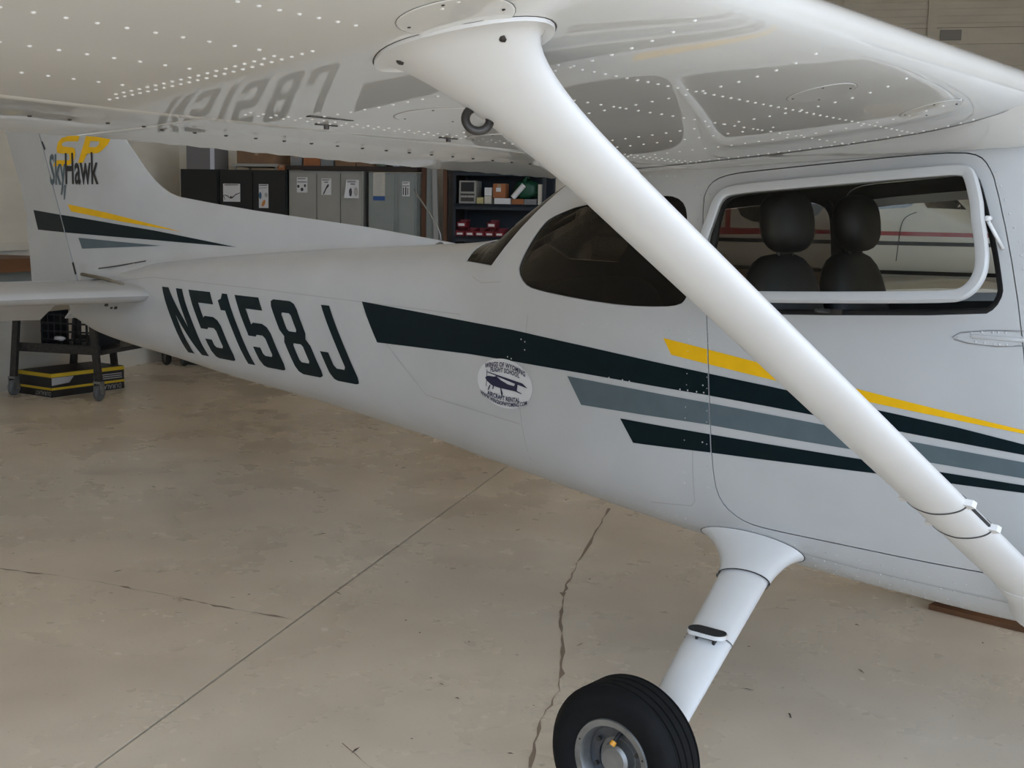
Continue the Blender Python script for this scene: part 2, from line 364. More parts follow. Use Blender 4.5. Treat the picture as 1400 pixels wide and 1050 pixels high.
# split the doors left and right
d2 = doors.copy(); d2.data = doors.data.copy(); COL.objects.link(d2)
for o,s in ((doors,1),(d2,-1)):
    b2 = bmesh.new(); b2.from_mesh(o.data); bmesh.ops.delete(b2, geom=[v for v in b2.verts if v.co.y*s > 0], context='VERTS'); b2.to_mesh(o.data); b2.free()
for o in (dc,di,wc,oc): drop(o)
for o in (fus,doors,d2):
    for p in o.data.polygons: p.use_smooth = True
    o.data.set_sharp_from_angle(angle=R(28))
door = doors

# ------------------------------------------------------------------ surface patches that follow a side face
def patch(name, polys, m, parent, surf, off=.0016, grid=.05, flip=True):
    """polys: list of [outer, hole...] outlines in (X,Z); laid on the starboard face y = -(surf(X,Z)+off)"""
    bm = bmesh.new()
    for loops in polys:
        pts = [Vector((a,b,0)) for l in loops for a,b in l]; vs = [bm.verts.new((p.x,0,p.y)) for p in pts]
        for t in tessellate_polygon([[Vector((a,b,0)) for a,b in l] for l in loops]):
            try: bm.faces.new([vs[i] for i in t])
            except ValueError: pass
    if grid:
        for ax in (0,2):
            lo = min(v.co[ax] for v in bm.verts); hi = max(v.co[ax] for v in bm.verts); q = math.ceil(lo/grid)*grid
            no = (1,0,0) if ax == 0 else (0,0,1)
            while q < hi:
                co = [0,0,0]; co[ax] = q
                bmesh.ops.bisect_plane(bm, geom=bm.verts[:]+bm.edges[:]+bm.faces[:], plane_co=co, plane_no=no, dist=1e-5); q += grid
    for v in bm.verts: v.co.y = -(surf(v.co.x,v.co.z)+off)
    bm.normal_update()
    for f in bm.faces:
        if f.normal.y > 0: f.normal_flip()
    me = bpy.data.meshes.new(name); bm.to_mesh(me); bm.free()
    return link(name, me, m, parent, True)
def band(pts, w):                                            # outline of a thin line through pts
    A=[];B=[]
    for i,p in enumerate(pts):
        a = Vector(pts[max(i-1,0)]); b = Vector(pts[min(i+1,len(pts)-1)]); d = (b-a).normalized(); n = Vector((-d.y,d.x))*w/2
        A.append((p[0]+n.x,p[1]+n.y)); B.append((p[0]-n.x,p[1]-n.y))
    return A+B[::-1]
# stripes: each is cut by the door gap, so every stripe is one piece on the body and one on the door
S1t=[(-2.045,1.339),(-1.531,1.315),(-1.101,1.295),(-0.734,1.266),(-0.232,1.223),(0.005,1.203),(0.408,1.166),(0.613,1.147),(0.9,1.12)]
S1b=[(-1.917,1.173),(-1.343,1.180),(-1.097,1.176),(-0.73,1.167),(-0.229,1.150),(0.009,1.138),(0.487,1.111),(0.798,1.093),(0.9,1.087)]
Y1t=[(-0.395,1.324),(-0.236,1.303),(0.001,1.270),(0.333,1.222),(0.589,1.188),(0.793,1.162),(0.9,1.149)]
Y1b=[(-0.36,1.27),(-0.234,1.254),(0.004,1.226),(0.37,1.188),(0.59,1.169),(0.794,1.152),(0.9,1.144)]
G1t=[(-0.813,1.15),(-0.227,1.125),(0.01,1.113),(0.524,1.086),(0.8,1.072),(0.9,1.067)]
G1b=[(-0.743,1.053),(-0.224,1.052),(0.014,1.045),(0.591,1.033),(0.803,1.027),(0.9,1.024)]
S3t=[(-0.565,1.027),(-0.222,1.021),(0.015,1.017),(0.641,1.010),(0.9,1.007)]
S3b=[(-0.506,0.948),(-0.209,0.959),(0.018,0.965),(0.383,0.977),(0.806,0.986),(0.9,.989)]
def clip(poly, c, sgn):                                      # keep sgn*(X - xe(Z)) > 0 for the door edge
    def xe(z): return -0.2042-(z-1.1)*.0857
    out = []
    for i in range(len(poly)):
        a,b = poly[i],poly[(i+1)%len(poly)]; fa = sgn*(a[0]-xe(a[1])-c); fb = sgn*(b[0]-xe(b[1])-c)
        if fa >= 0: out.append(a)
        if fa*fb < 0: t = fa/(fa-fb); out.append((a[0]+(b[0]-a[0])*t, a[1]+(b[1]-a[1])*t))
    return out
def cut_front(poly):
    def xe(z): return .815-(z-1.143)*.16-.004
    return [(min(a,xe(b)),b) for a,b in poly]
for t,b,m,lab in ((S1t,S1b,GREEN,'broad dark green stripe'),(Y1t,Y1b,YELLOW,'tapering yellow stripe'),(G1t,G1b,GREYP,'grey stripe'),(S3t,S3b,GREEN,'narrow dark green stripe')):
    poly = t+b[::-1]
    tag(patch('stripe', [[clip(poly,-.0006,-1)]], m, fus, hw), lab)
    tag(patch('stripe', [[cut_front(clip(poly,.0042,1))]], m, door, hw), lab)
# registration letters
GL = {
'N':[[(0,0),(0,1),(.21,1),(.44,.42),(.44,1),(.63,1),(.63,0),(.42,0),(.19,.58),(.19,0)]],
'5':[[(0,1),(.63,1),(.63,.82),(.20,.82),(.20,.60),(.26,.63),(.50,.63),(.59,.59),(.63,.51),(.63,.10),(.59,.02),(.52,0),(.11,0),(.04,.02),(0,.10),(0,.28),(.19,.28),(.19,.20),(.23,.17),(.39,.17),(.43,.20),(.43,.42),(.39,.46),(.24,.46),(.19,.43),(0,.43)]],
'1':[[(.12,0),(.31,0),(.31,1),(.17,1),(.10,.92),(0,.89),(0,.75),(.12,.75)]],
'8':[[(.11,0),(.52,0),(.60,.03),(.63,.10),(.63,.42),(.57,.5),(.63,.58),(.63,.90),(.60,.97),(.52,1),(.11,1),(.03,.97),(0,.90),(0,.58),(.06,.5),(0,.42),(0,.10),(.03,.03)],
     [(.23,.17),(.20,.20),(.20,.39),(.23,.42),(.40,.42),(.43,.39),(.43,.20),(.40,.17)],[(.23,.58),(.20,.61),(.20,.80),(.23,.83),(.40,.83),(.43,.80),(.43,.61),(.40,.58)]],
'J':[[(.63,1),(.63,.10),(.59,.02),(.52,0),(.11,0),(.04,.02),(0,.10),(0,.37),(.19,.37),(.19,.21),(.23,.17),(.40,.17),(.44,.21),(.44,1)]]}
for ch,x0 in (('N',-3.774),('5',-3.499),('1',-3.232),('5',-3.059),('8',-2.758),('J',-2.486)):
    patch('registration_letter', [[[(x0+a*.335+.245*(1-b), .974+.331*b) for a,b in l] for l in GL[ch]]], GREEN, fus, hw, off=.002, grid=.04)
# panel seams of the tail cone and the cabin
for pts in ([(-4.74,1.265),(-3.9,1.348),(-2.883,1.345),(-2.071,1.337),(-1.4,1.33)],[(-1.02,1.36),(-1.05,1.0),(-1.02,.80)],[(-2.03,1.30),(-1.6,.985),(-1.05,.94)],
            [(-.34,1.01),(-.262,.96),(-.258,.78),(-.275,.76),(-.45,.74)],[(-1.37,1.48),(-1.30,1.46),(-1.18,1.47)],[(.03,.69),(.1,.668),(.3,.655),(.8,.645)]):
    patch('panel_seam', [[band(pts,.0035)]], SEAML, fus, hw, off=.001)
# round sticker of the flight school
def text_shape(s, size, spacing=1.0, bold=0):
    cu = bpy.data.curves.new('t','FONT'); cu.body = s; cu.size = size; cu.align_x = 'CENTER'; cu.align_y = 'CENTER'; cu.resolution_u = 2; cu.offset = bold; cu.space_character = spacing
    o = bpy.data.objects.new('t',cu); COL.objects.link(o); bpy.context.view_layer.update(); dg = bpy.context.evaluated_depsgraph_get()
    me = bpy.data.meshes.new_from_object(o.evaluated_get(dg)); drop(o); return me
def print_on(name, me, fn, m, parent):
    for v in me.vertices: v.co = fn(v.co.x, v.co.y)
    me.materials.clear(); return link(name, me, m, parent)
SC = (-1.134,1.086); SR = R(-3)
def stk(a, b, off=.0042):
    X = SC[0]+a*math.cos(SR)-b*math.sin(SR); Z = SC[1]+a*math.sin(SR)+b*math.cos(SR); return Vector((X,-(hw(X,Z)+off),Z))
el = [(.150*math.cos(2*math.pi*i/48),.094*math.sin(2*math.pi*i/48)) for i in range(48)]
stc = patch('round_sticker', [[[(stk(a,b).x,stk(a,b).z) for a,b in el]]], STICK, fus, hw, off=.0022)
def arc(k): return lambda x,y: stk(x, y+k*x*x)
for s,size,y0,k,w in (('WINGS OF WYOMING',.0255,.070,-1.6,.82),('FLIGHT SCHOOL',.0245,.049,-1.2,.82),('AIRCRAFT RENTAL',.0245,-.058,1.0,.82),('WWW.WINGSOFWYOMING.COM',.0215,-.079,1.6,.74)):
    me = text_shape(s,size,1.05,bold=.0007); print_on('sticker_lettering', me, (lambda y0,k,w: lambda x,y: stk(x*w, y+y0+k*(x*w)**2))(y0,k,w), NAVY, fus)
sil = [[(-.108,.012),(-.10,.022),(-.085,.026),(-.06,.027),(-.045,.032),(-.02,.018),(.02,.006),(.055,.004),(.066,.028),(.075,.028),(.072,-.016),(.06,-.02),(-.03,-.021),(-.07,-.016),(-.095,-.002)],
       [(-.102,.045),(-.05,.040),(.10,.026),(.128,.008),(.06,.016),(-.03,.030),(-.06,.036),(-.10,.041)],[(-.048,.034),(-.044,.036),(-.028,.016),(-.034,.016)],
       [(-.101,.055),(-.098,.055),(-.098,-.028),(-.101,-.028)],[(.06,-.012),(.098,-.022),(.098,-.026),(.06,-.020)],[(-.08,-.016),(-.075,-.016),(-.082,-.04),(-.09,-.046),(-.086,-.03)],
       [(-.02,-.02),(-.014,-.02),(-.004,-.045),(-.006,-.055),(-.014,-.05)],[(-.062,-.017),(-.056,-.017),(-.058,-.034),(-.064,-.034)]]
sb = MB()
for p in sil: sb.add([stk(a*.98,b*.80-.004,.0042) for a,b in p],[list(range(len(p)))])
tag(sb.build('sticker_emblem', NAVY, fus, fix=False), 'navy print of a small high-wing aeroplane')

# ------------------------------------------------------------------ rivets
def rivets(name, pts, nrm, r, m, parent, h=.45):
    """low domes at pts with normals nrm"""
    b = MB()
    for p,n in zip(pts,nrm):
        p = Vector(p); n = Vector(n).normalized(); a = n.orthogonal().normalized(); c = n.cross(a); R1=[];R2=[]
        for j in range(7):
            t = 2*math.pi*j/7; d = math.cos(t)*a+math.sin(t)*c; R1.append(p+d*r-n*.0008); R2.append(p+d*r*.7+n*r*h*.75)
        b.add(R1+R2+[p+n*r*h], [[j,(j+1)%7,7+(j+1)%7,7+j] for j in range(7)]+[[7+j,7+(j+1)%7,14] for j in range(7)])
    return tag(b.build(name, m, parent, True), kind='stuff')
def fus_pt(X, Z):
    y = hw(X,Z); e = .01
    dx = (hw(X+e,Z)-hw(X-e,Z))/(2*e); dz = (hw(X,Z+e)-hw(X,Z-e))/(2*e); return (X,-y,Z),(-dx,-1,-dz)
def rows(lines, step):
    P = []
    for pts in lines:
        for a,b in zip(pts,pts[1:]):
            L = math.dist(a,b); n = max(1,int(L/step)); P += [(a[0]+(b[0]-a[0])*i/n, a[1]+(b[1]-a[1])*i/n) for i in range(n)]
    return P
fl = [[(-.245,1.84),(-.20,.80)],[(-.295,1.40),(-.295,.80)],[(-.30,1.83),(-.29,1.88)],[(-.10,.72),(.0,.705)],[(.10,.69),(.80,.675)],[(.12,.655),(.80,.64)],[(.15,.62),(.80,.60)],
      [(.66,1.87),(.74,1.68),(.79,1.46),(.84,1.2)],[(-.75,1.345),(-.26,1.355)],[(-.70,.72),(-.28,.70)],[(-.9,1.86),(-.32,1.865)],[(-.28,1.80),(-.29,1.45)],[(.2,.60),(.5,.585),(.8,.58)]]
P = [fus_pt(a,b) for a,b in rows(fl,.036)]
rivets('rivets', [p for p,n in P], [n for p,n in P], .0036, FUSW, fus, .55)
fl2 = [[(-4.6,1.27),(-3.9,1.335),(-2.1,1.325)],[(-1.03,1.35),(-1.04,.84)],[(-1.0,1.35),(-1.01,.84)],[(-2.05,1.5),(-2.05,.95)],[(-3.0,1.4),(-3.0,1.0)],[(-1.05,1.165),(-.24,1.145)]]
P = [fus_pt(a,b) for a,b in rows(fl2,.05)]
rivets('rivets', [p for p,n in P], [n for p,n in P], .003, FUSW, fus, .4)
P = [fus_pt(a,b) for a,b in [(-1.05,1.263),(-1.03,1.255),(-1.03,1.225),(-.62,1.165),(-.56,1.163),(-.53,1.162),(-.32,1.157),(-.29,1.157),(-.255,1.156),(-.232,1.18),(-.228,1.156),(-.225,.99),(-1.1,1.185),(-1.12,1.19)]]
rivets('stripe_screws', [(p[0],p[1]-.0016,p[2]) for p,n in P], [n for p,n in P], .0034, mat('bare_alloy',(.5,.5,.5),.3,metal=.6), fus, .5)

# ------------------------------------------------------------------ door window frame, gasket, handle
gk = MB().ring(OPEN, offset(OPEN,.016), -.545, -.522).build('window_gasket', BLACK, door, True)
FRAME = chaikin([(0.031,1.43),(0.60,1.464),(0.655,1.480),(0.690,1.525),(0.700,1.585),(0.682,1.67),(0.637,1.81),(0.613,1.861),(0.584,1.874),(0.534,1.875),(0.089,1.837),(-0.138,1.817),(-0.189,1.798),(-0.217,1.747),(-0.242,1.581),(-0.236,1.486),(-0.205,1.44),(-0.15,1.428)],2)
FR = []
for a,b in offset(FRAME,.003):
    FR.append((a, b+(.016 if b > 1.74 else 0)))
FI = offset(FR,.034); hz = 1.892; ang = R(16)
def swing(o, y0=-.553):
    for v in o.data.vertices:
        dz = (v.co.z-(hz+.05*(v.co.x-.3)))*.945; dy = v.co.y-y0
        v.co.y = y0+dz*math.sin(ang)+dy*math.cos(ang); v.co.z = hz+.05*(v.co.x-.3)+dz*math.cos(ang)-dy*math.sin(ang)
    fixn(o.data); return o
wfm = MB(); FM = offset(FR,.006); FM2 = offset(FR,.028)
for p in (): pass
secs = [[(a,h,b) for a,b in q] for q,h in ((FR,-.549),(FR,-.561),(FM,-.568),(FM2,-.568),(FI,-.563),(FI,-.549),(FR,-.549))]
wfm.loft(secs, False)
tag(swing(wfm.build('window_frame', FUSW, door, 40)), 'white frame of the window that stands ajar')
swing(MB().prism(FI,-.558,-.554).build('window_pane', GLASS_C, door))
MB().tube([(.668,-.590,1.735),(.70,-.548,1.66)],.0055).tube([(.668,-.600,1.742),(.668,-.575,1.742)],.008).build('stay_arm', STRUTW, door, True)
MB().tube([(.20,-.645,1.462),(.20,-.545,1.452)],.006).box(.16,.24,-.55,-.535,1.445,1.46).build('window_latch', STEEL, door)
MB().prism(offset(OPEN,.002),.545,.549).build('window_pane', GLASS_C, d2); MB().ring(OPEN,offset(OPEN,.03),.540,.556).build('window_frame', FUSW, d2)
hp = chaikin([(.58,1.405),(.60,1.418),(.68,1.430),(.77,1.434),(.772,1.396),(.70,1.389),(.62,1.392)],2)
patch('handle_plate', [[hp]], FUSW, door, hw, off=.004)
patch('panel_seam', [[band([(.772,1.396),(.70,1.388),(.62,1.391),(.585,1.398),(.578,1.405),(.60,1.420),(.68,1.432),(.772,1.437)],.0025)]], mat('seam_mid',(.22,.21,.20),.8), door, hw, off=.002)
def elong(cx,cz,l,w,n=16): return [(cx+math.copysign(l/2-w/2,math.cos(t))+w/2*math.cos(t),cz+w/2*math.sin(t)) for t in [2*math.pi*(i+.5)/n for i in range(n)]]
b = MB(); q = elong(.705,1.412,.15,.014); b.loft([[(x,-(hw(x,z)+h),z) for x,z in (offset(q,d) if d else q)] for h,d in ((.003,0),(.008,.002),(.009,.004))]); b.build('door_handle', FUSW, door, 40)
P = [fus_pt(a,b) for a,b in [(.595,1.407),(.632,1.421),(.66,1.425),(.69,1.427),(.705,1.428),(.725,1.429),(.645,1.397),(.67,1.396),(.695,1.395),(.71,1.395),(.73,1.396)]]
rivets('handle_rivets', [(p[0],p[1]-.004,p[2]) for p,n in P], [n for p,n in P], .004, FUSW, door, .5)
P = [fus_pt(a,b) for a,b in ((.02,1.36),(.035,1.362),(.085,1.375))]
rivets('door_screws', [p for p,n in P],[n for p,n in P],.0035, BLACK, door)

# ------------------------------------------------------------------ cabin interior
MB().box(-1.25,1.3,-.40,.40,.86,.89).build('cabin_floor', CABIN, plane)
MB().loft([[(-1.30,y,z) for y,z in ((-.36,.9),(.36,.9),(.36,1.46),(-.36,1.46))],[(-1.27,y,z) for y,z in ((-.36,.9),(.36,.9),(.36,1.46),(-.36,1.46))]]).build('rear_bulkhead', CABIN, plane)
MB().box(.98,1.05,-.42,.42,.95,1.42).build('instrument_panel', CABIN, plane)
def rbox(cx,cy,cz,sx,sy,sz,tilt=0,e=3.2,n=20,m=12):
    """rounded cushion: superellipsoid, tilted back round Y"""
    vs = []; fs = []
    f = lambda t,p: math.copysign(abs(t)**p,t)
    for i in range(m+1):
        a = -math.pi/2+math.pi*i/m
        for j in range(n):
            b = 2*math.pi*j/n; x = sx*f(math.cos(a),2/e)*f(math.cos(b),2/e); y = sy*f(math.cos(a),2/e)*f(math.sin(b),2/e); z = sz*f(math.sin(a),2/e)
            xx = x*math.cos(tilt)-z*math.sin(tilt); zz = x*math.sin(tilt)+z*math.cos(tilt); vs.append((cx+xx,cy+y,cz+zz))
    for i in range(m):
        for j in range(n): fs.append([i*n+j,i*n+(j+1)%n,(i+1)*n+(j+1)%n,(i+1)*n+j])
    return vs,fs
def seat(cy):
    s = MB().add(*rbox(.16,cy,1.08,.25,.22,.07)).build('front_seat', LEATHER, plane, True)
    MB().add(*rbox(-.07,cy,1.33,.065,.225,.29,R(12))).build('seat_backrest', LEATHER, s, True)
    MB().add(*rbox(-.10,cy,1.72,.06,.14,.105,R(8),2.7)).build('headrest', LEATHER, s, True)
    for q in (-.05,.05): MB().tube([(-.105,cy+q,1.56),(-.10,cy+q,1.66)],.007).build('headrest_post', STEEL, s, True)
    for q in (-.17,.17): MB().box(-.06,.34,cy+q-.02,cy+q+.02,.90,1.02).build('seat_rail', STEEL, s)
seat(-.27); seat(.28)
rb = MB().add(*rbox(-.78,0,1.06,.24,.42,.07)).build('rear_bench', LEATHER, plane, True)
MB().add(*rbox(-1.02,0,1.27,.06,.42,.22,R(10))).build('bench_backrest', LEATHER, rb, True)
MB().tube([(-.30,.44,1.80),(-.10,.40,1.55),(.05,.36,1.2)],.016,6).build('shoulder_belt', mat('belt_webbing',(.03,.035,.05),.8), plane)

# ------------------------------------------------------------------ fin, rudder, stabiliser
DT = [(-5.10,2.72),(-4.98,2.72),(-4.38,2.084),(-4.205,1.931),(-4.13,1.875),(-4.054,1.834),(-3.98,1.803),(-3.899,1.783),(-3.6,1.751),(-3.24,1.717),(-2.423,1.653),(-1.949,1.604),(-1.70,1.575)]
DTx = sorted(DT); fzt = pchip([p[0] for p in DTx],[p[1] for p in DTx])
def xH(z): return -4.85-.445*(z-1.257)
def hfin(X, Z):
    tm = .012+.04*min(1,max(0,(-1.77-X)/2.6)); d = max(0,min(1,((fzt(X) if X > -5.1 else 2.72)-Z)/.22))
    t = tm*math.sqrt(d)*(1 if X > -5.1 else 1); zt = sec(X)[1]
    return max(.004,t)+.05*math.exp(-max(0,Z-zt+.02)/.028)*min(1,max(0,(-1.75-X)/.6))*(1 if X > -4.8 else 0)
def xTE(z):
    pts = [(1.0,-5.46),(1.216,-5.474),(1.676,-5.515),(1.80,-5.56),(2.158,-5.73),(2.72,-5.99)]
    for a,b in zip(pts,pts[1:]):
        if z <= b[0]: return a[1]+(b[1]-a[1])*(z-a[0])/(b[0]-a[0])
    return -5.99
def hrud(X, Z):
    t = (X-xTE(Z))/(xH(Z)-xTE(Z)); return .005+.047*max(0,min(1,t))
def inflate(name, poly, h, m, parent, grid=.06):
    bm = bmesh.new(); vs = [bm.verts.new((a,0,b)) for a,b in poly]
    for t in tessellate_polygon([[Vector((a,b,0)) for a,b in poly]]): bm.faces.new([vs[i] for i in t])
    for ax,no in ((0,(1,0,0)),(2,(0,0,1))):
        q = math.ceil(min(v.co[ax] for v in bm.verts)/grid)*grid; hi = max(v.co[ax] for v in bm.verts)
        while q < hi:
            co = [0,0,0]; co[ax] = q; bmesh.ops.bisect_plane(bm, geom=bm.verts[:]+bm.edges[:]+bm.faces[:], plane_co=co, plane_no=no, dist=1e-5); q += grid
    bnd = [e for e in bm.edges if len(e.link_faces) == 1]; idx = {v:i for i,v in enumerate(bm.verts)}; n = len(bm.verts)
    V = [(v.co.x,-h(v.co.x,v.co.z),v.co.z) for v in bm.verts]+[(v.co.x,h(v.co.x,v.co.z),v.co.z) for v in bm.verts]
    F = [[idx[v] for v in f.verts] for f in bm.faces]; F += [[i+n for i in f[::-1]] for f in F]
    F += [[idx[e.verts[0]],idx[e.verts[1]],idx[e.verts[1]]+n,idx[e.verts[0]]+n] for e in bnd]; bm.free()
    return link(name, fixn(mesh(name,V,F)), m, parent, 40)
finp = [(xH(z)+.006,z) for z in xs_range(1.27,2.72,12)]+[(x,z) for x,z in DT[1:]]
base = [(-1.70,1.55),(-2.4,1.53),(-3.2,1.46),(-3.9,1.39),(-4.5,1.31)]
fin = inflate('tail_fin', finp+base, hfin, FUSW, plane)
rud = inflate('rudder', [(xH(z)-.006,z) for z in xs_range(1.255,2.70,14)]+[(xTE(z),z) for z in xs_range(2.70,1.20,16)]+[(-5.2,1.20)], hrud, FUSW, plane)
hboth = lambda X,Z: (hfin(X,Z) if X > xH(Z) else hrud(X,Z))
def patch2(name, poly_t, poly_b, m):
    poly = poly_t+poly_b[::-1]
    def cl(sg):
        out=[]
        for i in range(len(poly)):
            a,b = poly[i],poly[(i+1)%len(poly)]; fa = sg*(a[0]-xH(a[1]))-.006; fb = sg*(b[0]-xH(b[1]))-.006
            if fa >= 0: out.append(a)
            if fa*fb < 0: t = fa/(fa-fb); out.append((a[0]+(b[0]-a[0])*t,a[1]+(b[1]-a[1])*t))
        return out
    A,B = cl(1),cl(-1)
    if len(A) > 2: patch(name,[[A]],m,fin,hfin,off=.002)
    if len(B) > 2: patch(name,[[B]],m,rud,hrud,off=.002)
patch2('fin_stripe',[(-5.406,1.69),(-4.894,1.658),(-4.071,1.596),(-3.344,1.527)],[(-5.353,1.569),(-4.60,1.553),(-4.0,1.541)],GREEN)
patch2('fin_stripe',[(-4.947,1.731),(-4.503,1.684),(-3.813,1.594)],[(-4.908,1.688),(-4.4,1.640)],YELLOW)
patch2('fin_stripe',[(-4.836,1.534),(-4.434,1.524),(-4.004,1.513)],[(-4.799,1.47)],GREYP)
S_=[(-4.792,2.13),(-4.911,2.131),(-4.994,2.12),(-5.033,2.097),(-5.051,2.06),(-5.046,2.035),(-4.999,2.029),(-4.916,2.026),(-4.908,2.004),(-4.913,1.989),(-5.049,1.991),(-5.078,1.978),(-5.098,1.956),(-4.966,1.955),(-4.901,1.964),(-4.863,1.988),(-4.843,2.032),(-4.85,2.056),(-4.877,2.064),(-4.979,2.071),(-4.992,2.083),(-4.973,2.095),(-4.94,2.1),(-4.812,2.097)]
P_=[(-4.725,2.126),(-4.491,2.111),(-4.509,2.076),(-4.549,2.046),(-4.602,2.026),(-4.717,2.025),(-4.764,1.973),(-4.818,1.973)]
PH_=[(-4.678,2.096),(-4.586,2.092),(-4.596,2.073),(-4.627,2.06),(-4.697,2.063)]
patch('fin_letter',[[S_]],YELLOW,fin,hfin,off=.002); patch('fin_letter',[[P_,PH_]],YELLOW,fin,hfin,off=.002)
def fin_text(s, x0, x1, zb, ht, m):
    me = text_shape(s, 1, bold=.018); xs = [v.co.x for v in me.vertices]; ys = [v.co.y for v in me.vertices]; a,b = min(xs),max(xs); c,d = min(ys),max(ys)
    asc = d; base_ = c if 'y' not in s else c+(d-c)*.235
    def fn(x,y):
        X = x0+(x-a)/(b-a)*(x1-x0); Z = zb+(y-base_)/(asc-base_)*ht; return Vector((X,-(hboth(X,Z)+.0035),Z))
    print_on('fin_lettering', me, fn, m, fin)
fin_text('Sky',-5.135,-4.955,1.843,.187,GREYP); fin_text('Hawk',-4.96,-4.602,1.846,.186,BLACK)
patch('fin_lettering',[[[(-4.975,1.845),(-4.955,1.845),(-4.975,1.757),(-4.985,1.757)]]],GREYP,fin,hfin,off=.003)
patch('hinge_slot',[[band([(-5.216,2.105),(-5.184,2.055)],.014)]],BLACK,rud,hrud,off=.002)
patch('hinge_slot',[[band([(-4.905,1.385),(-4.875,1.315)],.02)]],BLACK,fin,hfin,off=.003)
patch('fairing_seam',[[band([(-4.74,1.345),(-4.4,1.385),(-4.12,1.425)],.008)]],SEAM,fin,lambda X,Z:hfin(X,Z),off=.004)
def foil(c, t, n=20):                                         # symmetric section, (distance from nose, half thickness)
    up_ = []
    for i in range(n+1):
        x = (1-math.cos(math.pi*i/n))/2; up_.append((x*c, 5*t*c*(.2969*math.sqrt(x)-.126*x-.3516*x*x+.2843*x**3-.1036*x**4)))
    return up_
for sg in (-1,1):
    secs = []; es = []
    for y in (.10,.20,.35,.7,1.1,1.45,1.62,1.70,1.725):
        tip = 1 if y < 1.5 else math.sqrt(max(.02,1-((y-1.5)/.23)**2)); xle = -3.90-.12*(y-.2)-(1-tip)*.22; ch = (1.02-.22*(y/1.72))
        f = [p for p in foil(1.32-.3*(y/1.72),.088) if p[0] <= ch]; tt = .35+.65*tip
        secs.append([(xle-a,sg*y,1.248+b*tt) for a,b in f]+[(xle-a,sg*y,1.248-b*tt) for a,b in f[:0:-1]])
    m_ = min(len(q) for q in secs)
    def resample(q,n):
        L=[0]
        for a,b in zip(q,q[1:]+q[:1]): L.append(L[-1]+math.dist(a,b))
        out=[]
        for k in range(n):
            t=L[-1]*k/n; i=max(j for j in range(len(q)) if L[j]<=t+1e-9); a=Vector(q[i]); b=Vector(q[(i+1)%len(q)]); out.append(a+(b-a)*((t-L[i])/max(1e-9,L[i+1]-L[i])))
        return out
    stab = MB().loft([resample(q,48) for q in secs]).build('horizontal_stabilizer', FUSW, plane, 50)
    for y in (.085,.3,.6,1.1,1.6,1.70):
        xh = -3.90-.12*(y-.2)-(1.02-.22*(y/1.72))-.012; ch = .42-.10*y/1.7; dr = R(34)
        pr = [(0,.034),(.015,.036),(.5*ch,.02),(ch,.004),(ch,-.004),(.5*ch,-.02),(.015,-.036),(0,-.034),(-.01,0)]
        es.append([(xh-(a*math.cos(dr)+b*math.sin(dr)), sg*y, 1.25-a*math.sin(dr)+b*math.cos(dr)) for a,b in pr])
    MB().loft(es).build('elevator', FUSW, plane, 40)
MB().tube([(-4.1,-.235,1.30),(-4.35,-.19,1.318),(-4.70,-.12,1.325)],.010,8).build('stabilizer_seal', mat('rubber_seal',(.20,.17,.12),.8), plane, True)
for sx,sz,r in ((-4.42,1.165,.022),(-4.36,1.15,.012),(-4.30,1.155,.016)):
    p,n = fus_pt(sx,sz); b = MB().add([(p[0]+r*1.4*math.cos(t),p[1]-.002,p[2]+r*.6*math.sin(t+.4)) for t in (0,1.2,2.2,3.3,4.1,5.2)],[[0,1,2,3,4,5]]); b.build('oil_stain', mat('oil_stain',(.035,.022,.015),.6), fus, fix=False)
wa = MB().tube([(-1.93,0,1.575),(-1.94,0,1.632),(-1.963,0,1.67),(-2.028,0,1.744),(-2.11,0,1.83)],.0032,8)
wa.lathe([(.03,0),(.028,.006),(.012,.014)],'Z',(-1.93,0,1.583),16); wa.build('whip_antenna', ALU, plane, True)

# ------------------------------------------------------------------ wing
def wparam(Y):
    a = abs(Y); t = max(0,a-2.65)/2.85
    return .82-.10*t, -.80+.33*t, 2.082+.008*(a-1.4), 1.842+.0135*a
def af(x, m=.02, p=.4, t=.12):
    yt = 5*t*(.2969*math.sqrt(x)-.126*x-.3516*x*x+.2843*x**3-.1036*x**4)
    yc = m/p**2*(2*p*x-x*x) if x < p else m/(1-p)**2*((1-2*p)+2*p*x-x*x)
    return yc,yt
def wz(Y, x, side):
    xle,xte,zle,zte = wparam(Y); c = xle-xte; yc,yt = af(x); return (xle-x*c, Y, zle+(zte-zle)*x+(yc+side*yt)*c)
def zlow(X, Y):
    xle,xte,zle,zte = wparam(Y); return wz(Y,min(max((xle-X)/(xle-xte),0),1),-1)[2]
XF = .672                                                     # chord fraction of the flap gap on the lower skin
def wing_sec(Y, xc):
    U = [wz(Y,xc*(1-math.cos(math.pi*i/26))/2,1) for i in range(26,-1,-1)]
    Lw = [wz(Y,xc*(1-math.cos(math.pi*i/26))/2,-1) for i in range(1,27)]
    return U+Lw
def flap_sec(Y, amp, i):
    out = []; n = 14; xle,xte,zle,zte = wparam(Y); c = xle-xte
    for k in range(n+1):
        x = 1-(1-XF-.012)*k/n; p = wz(Y,x,1); out.append(p)
    a = Vector(out[-1]); b = Vector(wz(Y,XF+.012,-1)); mid = (a+b)/2; r = (a-b).length/2
    for k in range(1,7):
        t = math.pi*k/7; out.append((mid.x+math.sin(t)*r*.75, Y, mid.z+math.cos(t)*r))
    for k in range(n,-1,-1):
        x = 1-(1-XF-.012)*k/n; p = wz(Y,x,-1); d = amp*(1 if (i % 2) else 0)*(min(1,(1-k/n)*1.6) if k < n*.62 else 0); out.append((p[0], Y, p[2]-d*.4-.001))
    return out
wing_objs = {}
